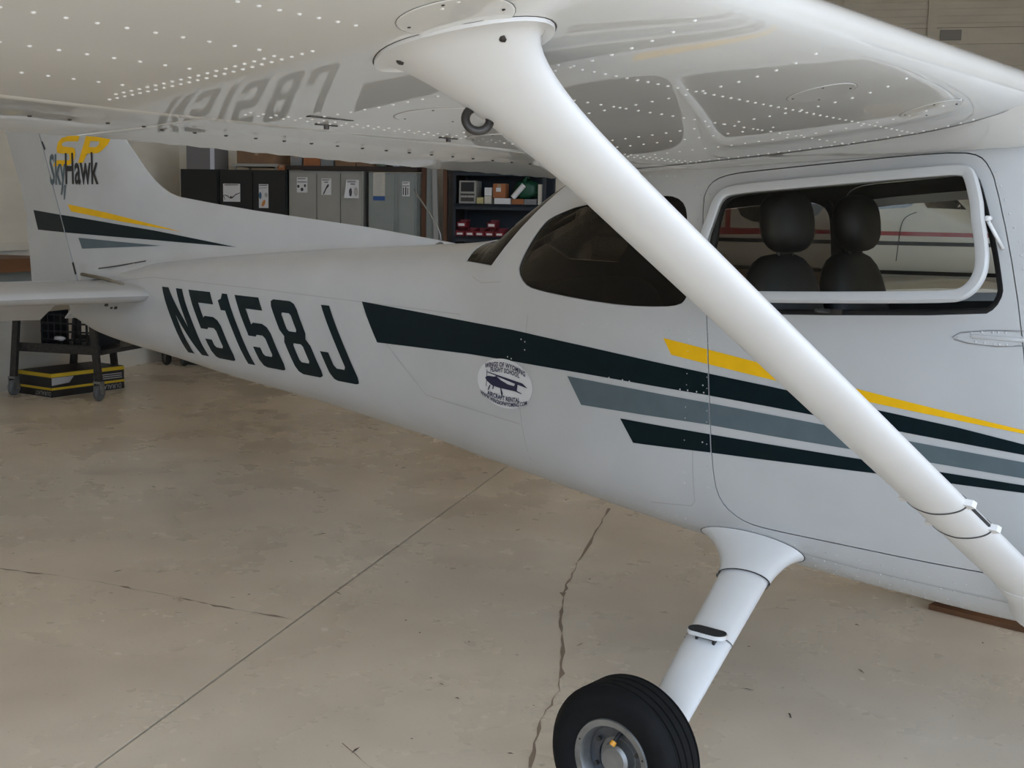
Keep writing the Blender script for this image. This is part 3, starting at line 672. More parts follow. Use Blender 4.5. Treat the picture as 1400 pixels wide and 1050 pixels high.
for sg in (-1,1):
    ys = [.46,.8,1.2,1.6,2.0,2.4,2.65,3.2,3.8,4.4,5.0,5.3,5.42,5.48]
    secs = []
    for y in ys:
        q = wing_sec(sg*y, .69 if y < 5.1 else .98)
        if y > 5.25:
            k = {5.3:.93,5.42:.6,5.48:.15}[y]; zc = sum(p[2] for p in q)/len(q); q = [(p[0],p[1],zc+(p[2]-zc)*k) for p in q]
        secs.append(q)
    w = MB().loft(secs).build('wing', WHITE, plane, 35); wing_objs[sg] = w
    for nm,y0,y1 in (('flap',.62,2.455),('aileron',2.475,5.05)):
        n = int((y1-y0)/.0425); fs_ = []
        for i in range(n+1):
            y = y0+(y1-y0)*i/n
            q_ = flap_sec(sg*y,.006,i)
            if nm == 'aileron': q_ = [(a_,b_,c_+.009*max(0,(-.27-a_)/.53)) for a_,b_,c_ in q_]
            else: q_ = [(a_,b_,c_+(.003+.009*max(0,(abs(b_)-1.6)/.85))*max(0,(-.27-a_)/.53)) for a_,b_,c_ in q_]
            fs_.append(q_)
        f = MB().loft(fs_).build(nm, WHITE, plane, 24); wing_objs[nm,sg] = f
RW = wing_objs[-1]
# root fairing strip between wing and cabin
b = MB(); s0=[];s1=[];s2=[]
for X in xs_range(-.72,.80,24):
    zr = 1.885+.055*max(0,(X+.28))/1.0+ (0 if X>-.28 else .01*(X+.28)); zo = zlow(X,-.72)
    s0.append((X,-(hw(X,zr)+.003),zr)); s1.append((X,-.60,zr+(zo-zr)*.45+.004)); s2.append((X,-.74,zlow(X,-.74)-.002))
b.loft([s0,s1,s2],False,0,False); b.build('wing_root_fairing', WHITE, plane, True)
def wp(X,Y,e=.01):
    z = zlow(X,Y); dx = (zlow(X+e,Y)-zlow(X-e,Y))/(2*e); dy = (zlow(X,Y+e)-zlow(X,Y-e))/(2*e); return (X,Y,z),(dx,dy,-1)
PW = rows([[(.32,-2.82),(.32,-4.9)],[(.145,-2.82),(.145,-4.9)],[(-.045,-2.82),(-.045,-4.9)],[(.32,-.70),(.32,-2.26)]],.045)
PW += rows([[(.51,-.70),(.51,-2.40)],[(.51,-2.80),(.51,-4.9)]],.034)
PW += rows([[(.66,-2.75),(.60,-2.75)],[(.36,-2.75),(-.22,-2.75)],[(.30,-2.775),(-.16,-2.775)]],.024)
PW += rows([[(.76,-2.30),(-.16,-2.30)],[(.76,-1.87),(-.16,-1.87)],[(.76,-1.44),(-.16,-1.44)],[(.36,-1.27),(-.16,-1.31)],[(.74,-1.06),(-.16,-1.06)]],.040)
PW += rows([[(.72,-3.3),(-.2,-3.3)],[(.7,-3.9),(-.2,-3.9)],[(.7,-4.5),(-.2,-4.5)]],.03)
PW += rows([[(-.14,-.72),(.70,-.70)],[(-.14,-.78),(.70,-.76)],[(-.17,-2.45),(-.17,-.72)],[(-.20,-2.44),(-.20,-.72)]],.032)
P = [wp(a,b) for a,b in PW]
rivets('rivets', [p for p,n in P],[n for p,n in P], .0042, RIVET, RW, .5)
FL = wing_objs['flap',-1]; AI = wing_objs['aileron',-1]
for ob,y0,y1 in ((FL,-.66,-2.44),(AI,-2.5,-4.9)):
    n = int(abs(y1-y0)/.0835); P = [wp(-.487 if ob is FL else -.465, y0+(y1-y0)*i/n) for i in range(n+1)]
    rivets('hinge_screws', [(p[0],p[1],p[2]-.003) for p,n in P],[n for p,n in P], .0052, STEEL, ob, .5)
def disc_on_wing(name, cx, cy, rx, ry, h, m, parent, n=32, rim=True):
    q = []
    for rr,hh in ((1.0,.0),(1.0,h),(.97,h+.0008),(0.0,h+.0008)):
        q.append([(lambda X,Y:(X,Y,zlow(X,Y)-hh))(cx+rx*rr*math.cos(2*math.pi*j/n), cy+ry*rr*math.sin(2*math.pi*j/n)) for j in range(n)])
    b = MB().loft(q[:3],False); b.add(q[2],[list(range(n))]); o = b.build(name, m, parent, 30)
    if rim:
        r0 = [(cx+rx*1.012*math.cos(2*math.pi*j/n),cy+ry*1.012*math.sin(2*math.pi*j/n)) for j in range(n)]; r1 = [(cx+rx*.985*math.cos(2*math.pi*j/n),cy+ry*.985*math.sin(2*math.pi*j/n)) for j in range(n)]
        MB().loft([[(x,y,zlow(x,y)-.0004) for x,y in r0],[(x,y,zlow(x,y)-.0006) for x,y in r1]],False).build('cover_gap', SEAM, o, fix=False)
    return o
for cx,cy,r in ((.04,-2.11,.105),(.63,-1.57,.072),(.67,-1.06,.072),(.61,-2.70,.085),(-.14,-1.72,.08)):
    c = disc_on_wing('inspection_cover', cx, cy, r, r, .0007, WHITE, RW)
    P = [wp(cx+r*.82*math.cos(t),cy+r*.82*math.sin(t)) for t in (.5,2.1,3.6,5.2)]
    rivets('cover_screws', [(p[0],p[1],p[2]-.0014) for p,n in P],[n for p,n in P], .0032, STEEL, c, .4)
for x,y in ((-.215,-2.21),(-.215,-1.82)):
    d = MB().box(x-.004,x+.004,y-.030,y+.030,zlow(x,y)-.0025,zlow(x,y)+.002).build('drain_fitting', STEEL, RW)
    MB().lathe([(.006,-.010),(.006,.001)],'Z',(x,y,zlow(x,y)),10).build('drain_pin', STEEL, d)
MB().box(-.142,-.128,-2.33,-2.21,zlow(-.135,-2.27)-.0015,zlow(-.135,-2.27)+.004).build('skin_shim', STEEL, RW)

# ------------------------------------------------------------------ strut
T = Vector((.50,-2.55,zlow(.50,-2.55))); B = Vector((.89,-.53,.67)); ax = (B-T).normalized()
fx = Vector((1,0,0)); fx = (fx-ax*fx.dot(ax)).normalized(); fy = ax.cross(fx)
def strut_sec(c, a, b_, n=40):                                 # teardrop-ish ellipse
    out = []
    for j in range(n):
        t = 2*math.pi*j/n; x = math.cos(t); out.append(c+fx*(a*(x-.06*(1-x*x)))+fy*(b_*math.sin(t)*(1-.18*(x<0)*abs(x))))
    return out
strut = MB().loft([strut_sec(T+(B-T)*t,.079,.034) for t in (.05,.2,.4,.6,.8,1.0)]).build('wing_strut', STRUTW, plane, 50)
# flared cuff: from the strut section to a footprint on the wing skin
cs = []; n = 40; sgn = 1 if fy.y > 0 else -1
def foot(a, grow=0):
    ca = math.cos(a); X = .502+(.166+grow)*ca; Y = -2.575+(.108+grow)*math.sin(a)*(1-.38*(ca<0)*ca*ca); return Vector((X,Y,zlow(X,Y)+.001))
for k in range(17):
    t = k/16; ring = strut_sec(T+(B-T)*(.15*(1-t)),.080,.035); out = []
    for j in range(n):
        a = sgn*2*math.pi*j/n; w = .5+.5*math.cos(a); s = t**(1.7*(1-w)+3.4*w)
        p = ring[j].lerp(foot(a), s); out.append(p)
    cs.append(out)
cs.insert(-1,[foot(sgn*2*math.pi*j/n,.004)-Vector((0,0,.007)) for j in range(n)]); cs[-1] = [foot(sgn*2*math.pi*j/n,.004) for j in range(n)]
cuff = MB().loft(cs).build('strut_cuff', STRUTW, strut, 60)
sp = []; sn = []
for tgt in (Vector((.385,-2.668,0)),Vector((.652,-2.645,0))):
    p = min((q for q in cs[-4]+cs[-5]+cs[-6]), key=lambda q:(q.x-tgt.x)**2+(q.y-tgt.y)**2); sp.append(p); sn.append(Vector((0,-.75,-.65)))
rivets('cuff_screws', sp, sn, .008, STEEL, strut, .35)
b = MB(); b.loft([[foot(2*math.pi*j/n,g)-Vector((0,0,h)) for j in range(n)] for g,h in ((.0042,.0012),(.0068,.0012))],False); b.build('cuff_edge', SEAM, strut, fix=False)
# tie-down ring below the cuff
rc = T+ax*.285-fx*.012; side = (CAM-rc); side = (fy if fy.dot(side) > 0 else -fy)
rc0 = rc+side*.034; e1 = (side*.8+Vector((0,0,-.6))).normalized(); e2 = fx.cross(e1).cross(e1).normalized()
ctr = Vector((.452,-2.47,1.880))
b = MB(); an = Vector((.72,-.62,.30)).normalized(); a1 = an.orthogonal().normalized(); a2 = an.cross(a1)
tor = []
for i in range(28):
    t = 2*math.pi*i/28; d = math.cos(t)*a1+math.sin(t)*a2; tor.append([ctr+d*(.0205+.0075*math.cos(p))+an*.0075*math.sin(p) for p in [2*math.pi*k/10 for k in range(10)]])
tor.append(tor[0]); b.loft(tor,False); b.tube([ctr+Vector((.010,.004,.020)),ctr+Vector((.045,.02,.04))],.010); b.build('tie_down_ring', STEEL, strut, True)
for t,nm in ((.705,0),(.765,0)):
    c = T+(B-T)*t; r0 = [strut_sec(c+ax*d,.079+h,.034+h) for d,h in ((-.0025,0.0006),(-.0025,.002),(.0025,.002),(.0025,.0006))]
    cl = MB().loft(r0,False).build('clamp_band', SEAM, strut, 40)
    for s in (1,-1):
        q = c+fx*s*.086; MB().loft([[q+fx*s*a+ax*bb+fy*h for a,bb in ((-.012,-.016),(.010,-.010),(.014,.004),(-.010,.014))] for h in (-.008,.008)]).build('clamp_lug', STRUTW, cl, 30)
b = MB().loft([strut_sec(T+(B-T)*t,.079+h,.034+h) for t,h in ((.93,.002),(.94,.006),(.965,.010),(.99,.022),(1.01,.04))]); b.build('lower_fairing', STRUTW, strut, 50)
MB().loft([[T+(B-T)*t+fx*x+fy*y for x,y in ((.070,-.004),(.083,-.003),(.083,.003),(.070,.004))] for t in (.712,.757)]).build('strut_pad', BLACK, strut)

# ------------------------------------------------------------------ landing gear
def gear(sg):
    tk = 1.285 if sg < 0 else 1.46; a0 = Vector((-.02,sg*.50,.655)); a1 = Vector((.055,sg*(tk-.12),.30)); d = (a1-a0).normalized(); gx = Vector((1,0,0)); gx = (gx-d*gx.dot(d)).normalized(); gz = d.cross(gx)
    def s_(t,a,b_,off=0): 
        c = a0.lerp(a1,t); return [c+gx*(a*math.cos(q))+gz*(b_*math.sin(q)) for q in [2*math.pi*j/32 for j in range(32)]]
    leg = MB().loft([s_(t,.088-.02*t,.040-.008*t) for t in (0,.1,.3,.5,.7,.9,1.0)]).build('gear_leg', STRUTW, plane, 60)
    # fairing where the leg leaves the fuselage
    secs = []; n = 32
    for k in range(11):
        t = k/10; s = t**2.2; ring = s_(.20-.16*t,.090,.043); out=[]
        for j in range(n):
            q = 2*math.pi*j/n; X = -.075+.20*math.cos(q)+.0*t; Zf = .652+.055*math.sin(q)*(-1 if gz.z < 0 else 1)
            Zf = max(Zf, sec(X)[0]+.012); tgt = Vector((X, sg*(hw(X,Zf)+.002), Zf)); out.append(ring[j].lerp(tgt, s))
        secs.append(out)
    f = MB().loft(secs,False).build('leg_fairing', STRUTW, leg, 60)
    ed = MB().loft([[p+Vector((0,sg*.001,0)) for p in s_(.203,.0915,.0445)],[p for p in s_(.197,.0915,.0445)]],False).build('fairing_edge', BLACK, leg, fix=False)
    eg = [[p+(p-Vector((-.075,p.y,.652)))*g+Vector((0,sg*.0005,0)) for p in secs[-1]] for g in (.0,.02)]; MB().loft(eg,False).build('fairing_rim', SEAM, leg, fix=False)
    P = [(X,sg*(hw(X,Z)+.004),Z) for X,Z in ((-.20,.668),(-.11,.690),(.03,.686))]
    rivets('fairing_screws', P, [(0,sg,0.2)]*3, .0065, STEEL, leg, .5)
    # step with black grip tape
    c = a0.lerp(a1,.55)+gx*.022+Vector((-.005,sg*.055,.024)); st = [(c.x+x,c.y+y) for x,y in elong(0,0,.13,.062,24)]
    stp = MB(); stp.prism(st, c.z, c.z+.012, 'Z'); 
    step = stp.build('foot_step', STRUTW, leg, 30)
    MB().prism(offset(st,.003), c.z+.012, c.z+.015, 'Z').build('step_grip', GRIP, step)
    MB().tube([(c.x-.035,c.y,c.z),(c.x-.02,c.y-sg*.03,c.z-.03)],.006).tube([(c.x+.03,c.y,c.z),(c.x+.018,c.y-sg*.03,c.z-.03)],.006).box(c.x-.035,c.x+.032,c.y-.012,c.y+.014,c.z-.010,c.z).box(c.x-.036,c.x+.030,c.y-.012*1,c.y+.012,c.z-.062,c.z-.050).box(c.x-.036,c.x-.028,c.y-.008,c.y+.012,c.z-.06,c.z).box(c.x+.022,c.x+.030,c.y-.008,c.y+.012,c.z-.06,c.z).build('step_bracket', STEEL, step)
    MB().loft([[p for p in s_(.575,.0795,.0375)],[p for p in s_(.580,.0795,.0375)]],False).build('leg_seam', SEAM, leg, fix=False)
    # wheel
    wy = sg*tk; W = Vector((0,wy,.218))
    prof = [(.118,-.062),(.135,-.074),(.165,-.081),(.190,-.078),(.206,-.066),(.2135,-.052)]
    for g in (-.044,-.015,.015,.044):
        prof += [(.2175,g-.006),(.2175,g-.0035),(.2125,g-.003),(.2125,g+.003),(.2175,g+.0035),(.2178,g+.006)]
    prof += [(.2135,.052),(.206,.066),(.190,.078),(.165,.081),(.135,.074),(.118,.062)]
    ty = MB().lathe([(.112,-.055)]+prof+[(.112,.055)],'Y',tuple(W),72).build('tyre', RUBBER, plane, 35)
    o = sg
    rim = MB().lathe([(.125,o*.066),(.122,o*.071),(.104,o*.069),(.099,o*.060),(.094,o*.030),(.050,o*.022),(.046,o*.050),(.036,o*.056),(.001,o*.056)],'Y',tuple(W),56)
    wh = rim.build('wheel_rim', ALU, plane, 30)
    b = MB().lathe([(.092,o*.026),(.092,o*.034),(.062,o*.034),(.062,o*.026)],'Y',tuple(W),48); b.build('brake_disc', DISC, wh, 30)
    for k in range(6):
        t = R(25+60*k); MB().lathe([(.007,o*.028),(.007,o*.044),(.001,o*.045)],'Y',(W.x+.075*math.cos(t),W.y,W.z+.075*math.sin(t)),10).build('wheel_bolt', STEEL, wh, 30)
    for t in (R(20),R(160)): MB().lathe([(.003,o*.0695),(.003,o*.071),(.001,o*.071)],'Y',(W.x+.113*math.cos(t),W.y,W.z+.113*math.sin(t)),10).build('rim_hole', BLACK, wh)
    MB().tube([(W.x+.012,W.y+o*.03,W.z+.085),(W.x+.004,W.y+o*.058,W.z+.060)],.006).build('valve_stem', BLACK, wh)
    MB().tube([(W.x+.004,W.y+o*.058,W.z+.060),(W.x+.001,W.y+o*.066,W.z+.050)],.009).build('valve_cap', CAPY, wh, 40)
    MB().tube([(a1.x,a1.y,a1.z),(0,sg*(tk-.085),.218),(0,sg*(tk-.025),.218)],.028,12).build('axle', STEEL, leg, True)
gear(-1); gear(1)
# nose wheel, propeller (out of the picture to the right)
b = MB().tube([(1.72,0,.70),(1.66,0,.24)],.035,14); ng = b.build('nose_leg', STRUTW, plane, True)
MB().box(1.63,1.68,-.10,.10,.17,.21).box(1.62,1.69,-.10,-.085,.17,.35).box(1.62,1.69,.085,.10,.17,.35).box(1.60,1.71,-.10,.10,.33,.37).build('nose_fork', STRUTW, ng)
MB().lathe([(.10,-.06),(.15,-.07),(.175,-.05),(.182,0),(.175,.05),(.15,.07),(.10,.06)],'Y',(1.655,0,.182),48).build('nose_tyre', RUBBER, plane, 40)
MB().lathe([(.17,0),(.165,.06),(.12,.20),(.05,.29),(.005,.32)],'X',(2.45,0,1.05),32).build('spinner', FUSW, plane, 40)
b = MB()
for s in (1,-1):
    secs = []
    for k in range(9):
        r = .10+.86*k/8; tw = R(50-34*k/8); ch = .07*(1-.55*(k/8)**3)+.02; secs.append([(2.53+q*math.sin(tw)*ch+h*math.cos(tw), s*(q*math.cos(tw)*ch-h*math.sin(tw)), 1.05+s*r) for q,h in ((-1,0),(-.3,.012),(.5,.012),(1,0),(.5,-.006),(-.3,-.006))])
    b.loft(secs)
b.build('propeller_blade', BLACK, plane, 40)

# ------------------------------------------------------------------ second aircraft on the far side
fp = empty('twin_airplane', HL(0,10.45,-.252), HA, label='white low-wing aircraft with red and black cheatlines, seen through the cabin windows', cat='airplane'); fp.scale = (1.146,)*3
FST = [(-4.4,1.62,1.90,1.76,.06,2,2),(-3.2,1.44,2.05,1.72,.24,2.5,2.5),(-1.6,1.22,2.36,1.66,.52,3,3),(-.6,1.16,2.45,1.62,.60,3.2,3.4),(.45,1.15,2.42,1.60,.62,3.4,3.6),(.85,1.15,2.22,1.58,.62,3.4,3.6),(1.25,1.15,1.93,1.55,.61,3.6,3.6),(2.0,1.17,1.87,1.52,.56,3.2,3.2),(2.8,1.24,1.74,1.49,.42,2.6,2.6),(3.2,1.36,1.62,1.48,.15,2,2)]
FF = [pchip([s[0] for s in FST],[s[k] for s in FST]) for k in range(1,7)]
def fhw(X,Z):
    zb,zt,zm,w,nu,nl = [f(X) for f in FF]; r,n = ((Z-zm)/(zt-zm),nu) if Z >= zm else ((zm-Z)/(zm-zb),nl); return w*(1-min(r,.9999)**n)**(1/n)
secs = []
for X in xs_range(-4.4,3.2,70):
    zb,zt,zm,w,nu,nl = [f(X) for f in FF]; q = []
    for j in range(48):
        t = 2*math.pi*(j+.5)/48; c,s = math.cos(t),math.sin(t); e = 2/(nu if s > 0 else nl); q.append((X,w*math.copysign(abs(c)**e,c),zm+(zt-zm if s > 0 else zm-zb)*math.copysign(abs(s)**e,s)))
    secs.append(q)
fb = MB().loft(secs).build('fuselage', FARW, fp, 40)
patch('stripe',[[[(-3.6,1.68),(-1.2,1.645),(2.9,1.645),(2.9,1.605),(-.2,1.605),(-1.2,1.575),(-3.6,1.61)]]],REDL,fb,fhw,off=.003,grid=.12)
patch('stripe',[[[(-3.4,1.56),(-1.2,1.545),(2.9,1.56),(2.9,1.525),(-1.2,1.505),(-3.4,1.53)]]],BLACK,fb,fhw,off=.003,grid=.12)
patch('wing_root_shade',[[[(-1.6,1.27),(2.6,1.27),(2.6,1.23),(-1.6,1.23)]]],BLACK,fb,fhw,off=.003,grid=.12)  # black band painted as the shadow along the wing root
DKG = mat('far_glass',(.03,.032,.035),.06,coat=1,coat_rough=.02)
patch('window',[[chaikin([(.02,1.82),(.35,1.86),(.68,1.88),(.56,2.06),(.42,2.13),(.05,2.13),(-.02,2.0)],2)]],DKG,fb,fhw,off=.004,grid=.1)
patch('window',[[chaikin([(-1.05,1.68),(-.2,1.72),(-.18,2.1),(-1.0,2.12)],2)]],DKG,fb,fhw,off=.004,grid=.1)
patch('window',[[chaikin([(-1.75,1.86),(-1.2,1.86),(-1.17,2.08),(-1.7,2.06)],2)]],DKG,fb,fhw,off=.004,grid=.1)
patch('windshield',[[[(.76,1.875),(1.12,1.865),(1.0,1.99),(.80,2.14),(.70,2.16),(.62,2.10)]]],DKG,fb,fhw,off=.004,grid=.06)
patch('window_frame',[[[(-1.14,1.64),(-1.09,1.64),(-1.09,2.15),(-1.14,2.15)]]],REDL,fb,fhw,off=.005,grid=.1)
patch('door_seam',[[band(chaikin([(.50,1.25),(.52,1.55),(.53,1.72),(.58,1.80),(.72,1.85)],2,False),.008)]],SEAM,fb,fhw,off=.004,grid=.1)
for s in (-1,1):
    secs = []
    for y in (.3,1.0,2.0,3.2,3.35):
        k = 1 if y < 3.3 else .4
        secs.append([(1.35-x*(1.5-.12*y), s*y, 1.12+.03*y+side*k*5*.14*1.3*(.2969*math.sqrt(x)-.126*x-.3516*x*x+.2843*x**3-.1036*x**4)) for x,side in [(t,1) for t in (1,.8,.6,.4,.25,.1,.03,0)]+[(t,-1) for t in (.03,.1,.25,.4,.6,.8)]])
    MB().loft(secs).build('wing', FARW, fp, 40)
    MB().tube([(.55,s*1.5,1.08),(.55,s*1.5,.48)],.05,12).build('gear_leg', FARW, fp, True)
    MB().lathe([(.12,-.07),(.2,-.08),(.27,-.05),(.28,0),(.27,.05),(.2,.08),(.12,.07)],'Y',(.55,s*1.5,.466),32).build('tyre', RUBBER, fp, 40)
MB().tube([(2.5,0,1.25),(2.55,0,.44)],.045,12).build('nose_leg', FARW, fp, True)
MB().lathe([(.1,-.06),(.17,-.07),(.22,0),(.17,.07),(.1,.06)],'Y',(2.56,0,.412),32).build('nose_tyre', RUBBER, fp, 40)
MB().prism([(-4.5,1.75),(-3.4,1.95),(-3.9,2.5),(-4.4,3.1),(-4.9,3.1),(-4.75,2.4)],-.05,.05).build('tail_fin', FARW, fp)
MB().prism([(-4.0,-1.6),(-3.7,0),(-4.0,1.6),(-4.5,1.6),(-4.6,0),(-4.5,-1.6)],1.80,1.88,'Z').build('tailplane', FARW, fp)

# ------------------------------------------------------------------ things along the back wall (hangar coordinates)
def thing(name, v, u, z, label, cat, group=None, rz=0):
    return empty(name, HL(v,u,z), HA+rz, label=label, cat=cat, group=group)
UF = 7.60                                                     # front plane of the cabinets
def poster(name, v0, v1, z0, z1, label, marks, u=UF-.012, pm=PAPER, curl=0):
    """a sheet hung on a cabinet front; marks: (polygon in 0..1 sheet units, material)"""
    cx = (v0+v1)/2; W = v1-v0; H = z1-z0
    root = thing(name, cx, u, z0, label, 'poster')
    b = MB(); nx = 8
    secs = [[(-W/2+W*i/nx, -curl*(max(0,.5-i/nx)**2)*(1 if k == 0 else 0), H*k) for i in range(nx+1)] for k in (0,1)]
    b.loft(secs,False,0,False); s2 = [[(x,y+.0025,z) for x,y,z in q] for q in secs]; b.loft(s2,False,0,False)
    b.build('sheet', pm, root)
    by = {}
    for poly,m in marks: by.setdefault(m.name,(m,[]))[1].append(poly)
    for m,polys in by.values():
        mb = MB()
        for p in polys: mb.add([(-W/2+W*a,-.0025-curl*max(0,.5-a)**2*(1-bq),H*bq) for a,bq in p],[list(range(len(p)))])
        mb.build('printed_marks', m, root, fix=False)
    return root
def lines(y0, y1, n, x0=.1, x1=.9, th=.4):
    out = []
    for i in range(n):
        a = y0+(y1-y0)*i/n; h = (y1-y0)/n*th; e = x1-random.random()*.2*(x1-x0); out.append([(x0,a),(e,a),(e,a+h),(x0,a+h)])
    return out
def blob(cx,cy,rx,ry,n=14,rot=0): return [(cx+rx*math.cos(t)*math.cos(rot)-ry*math.sin(t)*math.sin(rot),cy+rx*math.cos(t)*math.sin(rot)+ry*math.sin(t)*math.cos(rot)) for t in [2*math.pi*i/n for i in range(n)]]
def cabinet(name, v0, v1, zt, doors, m, label, cat, depth=.45, u=UF, dm=None):
    root = thing(name, (v0+v1)/2, u, 0, label, cat); W = v1-v0
    MB().box(-W/2,W/2,.012,depth,.06,zt).box(-W/2+.02,W/2-.02,.04,depth,0,.06).build('body', m, root)
    for a,b in doors:
        d = MB().box(a-root_x(v0,v1),b-root_x(v0,v1),-.008,.012,.09,zt-.025).build('door', dm or m, root)
        x0,x1 = a-root_x(v0,v1),b-root_x(v0,v1)
        MB().box(x1-.045,x1-.02,-.024,-.008,1.02,1.16).build('handle', STEEL, d)
        bb = MB()
        for k in range(5): bb.box(x0+.06,x1-.06,-.0105,-.008,zt-.22-.03*k,zt-.21-.03*k)
        if (x1-x0) < .4 and m is not CABB: pass
    return root
def root_x(v0,v1): return (v0+v1)/2
cabinet('storage_cabinet',-6.98,-6.52,2.14,[(-6.965,-6.535)],CABB,'plain black metal cabinet in the corner under the white carton','cabinet')
cabinet('storage_cabinet',-6.51,-5.72,2.14,[(-6.495,-6.12),(-6.11,-5.735)],CABB,'black two-door metal cabinet with two white posters','cabinet')
cabinet('locker',-5.70,-4.86,2.14,[(-5.68,-5.38),(-5.37,-5.11),(-5.10,-4.875)],LOCK,'grey three-door locker beside the black cabinet','locker')
cabinet('locker',-4.80,-4.27,2.13,[(-4.785,-4.51),(-4.46,-4.285)],LOCKG,'greenish grey two-door locker with a cream notice and blue tape','locker')
hd = lambda n=1: lines(.86,.97,2,.08,.92,.5)
poster('poster',-6.46,-6.26,1.80,1.99,'white poster of a bird-like black shape on black cabinet door',[(p,INK) for p in [[(.08,.90),(.9,.92),(.9,.96),(.08,.95)]]+[[(.0,.34),(.12,.38),(.28,.34),(.4,.22),(.36,.20),(.24,.30),(.1,.34),(0,.30)],[(.38,.24),(.46,.34),(.52,.26),(.62,.36),(.55,.18),(.42,.16)],[(.56,.24),(.72,.42),(1,.52),(1,.48),(.74,.37),(.6,.22)],[(.02,.30),(.10,.10),(.13,.11),(.05,.31)]]])
poster('poster',-6.04,-5.93,1.74,1.99,'narrow poster with blue and orange shapes on black cabinet',[(p,INK) for p in [[(.05,.93),(.9,.94),(.9,.97),(.05,.96)]]]+[([(.05,.82),(.85,.83),(.85,.87),(.05,.86)],PRINTG),(blob(.16,.52,.15,.15),INKB),(blob(.78,.55,.18,.10),PRINTG),(blob(.5,.2,.22,.11,rot=.5),INKO)])
poster('poster',-5.60,-5.48,1.91,2.07,'small poster with three dark spots on left locker door',[(p,INK) for p in hd()]+[(q,INK) for q in ([(.05,.66),(.95,.66),(.95,.71),(.05,.71)],blob(.15,.4,.12,.1),blob(.5,.2,.14,.12),blob(.78,.45,.1,.1))])
poster('poster',-5.32,-5.21,1.89,2.06,'poster with a slanted dark tool on middle locker door',[(p,INK) for p in hd()]+[(q,INK) for q in ([(.15,.05),(.28,.03),(.55,.38),(.72,.48),(.80,.62),(.66,.66),(.52,.52),(.44,.42)],[(.3,.74),(.72,.75),(.72,.80),(.3,.79)])])
poster('poster',-5.04,-4.90,1.86,2.05,'curling poster with two upright dark shapes on right locker door',[(p,INK) for p in hd()]+[(q,INK) for q in (blob(.36,.33,.11,.24),[(.35,.74),(.7,.74),(.7,.79),(.35,.79)])]+[(blob(.78,.36,.15,.24),PRINTG),(blob(.78,.36,.10,.18),PAPERC)],curl=.25)
poster('notice_sheet',-4.74,-4.61,1.89,2.13,'long cream notice sheet above blue tape on locker',[(p,PRINTG) for p in lines(.06,.94,14,.12,.85,.3)],pm=PAPERC)
poster('poster',-4.42,-4.34,1.89,2.04,'small white poster of four upright bars on last locker door',[(p,INK) for p in hd()]+[(q,INK) for q in ([(.1,.08),(.24,.08),(.24,.6),(.1,.6)],[(.40,.06),(.58,.06),(.58,.62),(.40,.62)],[(.72,.1),(.84,.1),(.84,.58),(.72,.58)],[(.05,.68),(.95,.68),(.95,.73),(.05,.73)])])
o = MB().box(-.065,.065,0,.003,0,.042).build('tape_strip', BLUET); o.location = HL(-4.675,UF-.012,1.842); o.rotation_euler = (0,0,HA); tag(o,'strip of blue tape below the cream notice','tape')
o = MB().box(-.73,.73,0,.50,0,.035).box(-.73,.73,-.012,0,-.012,.035).build('shelf_board', WOODD); o.location = HL(-4.985,UF-.02,2.155); o.rotation_euler=(0,0,HA); tag(o,'dark board lying on top of the grey lockers','shelf')
def carton(v0, v1, z0, z1, m, label, u=UF, depth=.3, tape=True, rz=0, group=None):
    W = v1-v0; H = z1-z0; root = thing('carton',(v0+v1)/2,u,z0,label,'box',group,rz)
    b = MB().box(-W/2,W/2,0,depth,0,H*.985); b.build('body', m, root)
    fl_ = MB().loft([[(-W/2,0,H*.985),(W/2,0,H*.985),(W/2,depth*.495,H),(-W/2,depth*.495,H)],[(-W/2,0,H*.985+.004),(W/2,0,H*.985+.004),(W/2,depth*.495,H+.004),(-W/2,depth*.495,H+.004)]])
    fl_.loft([[(-W/2,depth*.505,H),(W/2,depth*.505,H),(W/2,depth,H*.985),(-W/2,depth,H*.985)],[(-W/2,depth*.505,H+.004),(W/2,depth*.505,H+.004),(W/2,depth,H*.985+.004),(-W/2,depth,H*.985+.004)]]).build('lid_flap', m, root)
    if tape: MB().box(-W/2-.001,W/2+.001,depth*.47,depth*.53,H+.002,H+.006).box(-.02,.02,-.0015,0,H*.55,H*.98).build('tape', TAPE, root)
    return root
wbx = carton(-6.90,-6.56,2.14,2.40,mat('grey_box_face',(.16,.15,.145),.6),'grey and white carton on top of the corner cabinet',tape=False)
MB().box(.115,.165,-.004,-.001,0,.255).build('white_band', WBOX, wbx)
carton(-6.30,-5.84,2.207,2.36,CARD,'long brown carton above the black two-door cabinet',depth=.35)
o = MB().box(-.27,.27,0,.4,0,.03).box(-.25,-.23,.02,.04,-.035,0).box(.23,.25,.02,.04,-.035,0).box(-.25,-.23,.36,.38,-.035,0).box(.23,.25,.36,.38,-.035,0).build('tray', LOCK); o.location = HL(-6.09,UF-.01,2.175); o.rotation_euler=(0,0,HA); tag(o,'thin grey tray with short feet on the black two-door cabinet','tray')
carton(-5.815,-5.735,2.14,2.19,CARD2,'small orange carton at the edge of the black cabinet',u=UF-.02,depth=.12)
for v0,v1,z1,m,l in ((-5.68,-5.56,2.33,CARDG,'grey carton at the left end of the locker top'),(-5.54,-5.35,2.35,CARD2,'reddish carton second from left on the locker top'),(-5.34,-5.20,2.31,CARDG,'grey carton third from left on the locker top'),(-5.18,-4.95,2.32,CARD,'wide brown carton in the middle of the locker top'),(-4.94,-4.77,2.31,CARD,'brown carton right of the widest one on the locker top'),(-4.36,-4.27,2.27,CARD2,'small rust-coloured carton at the right end of the locker top')):
    carton(v0,v1,2.19,z1,m,l,u=UF+.02)
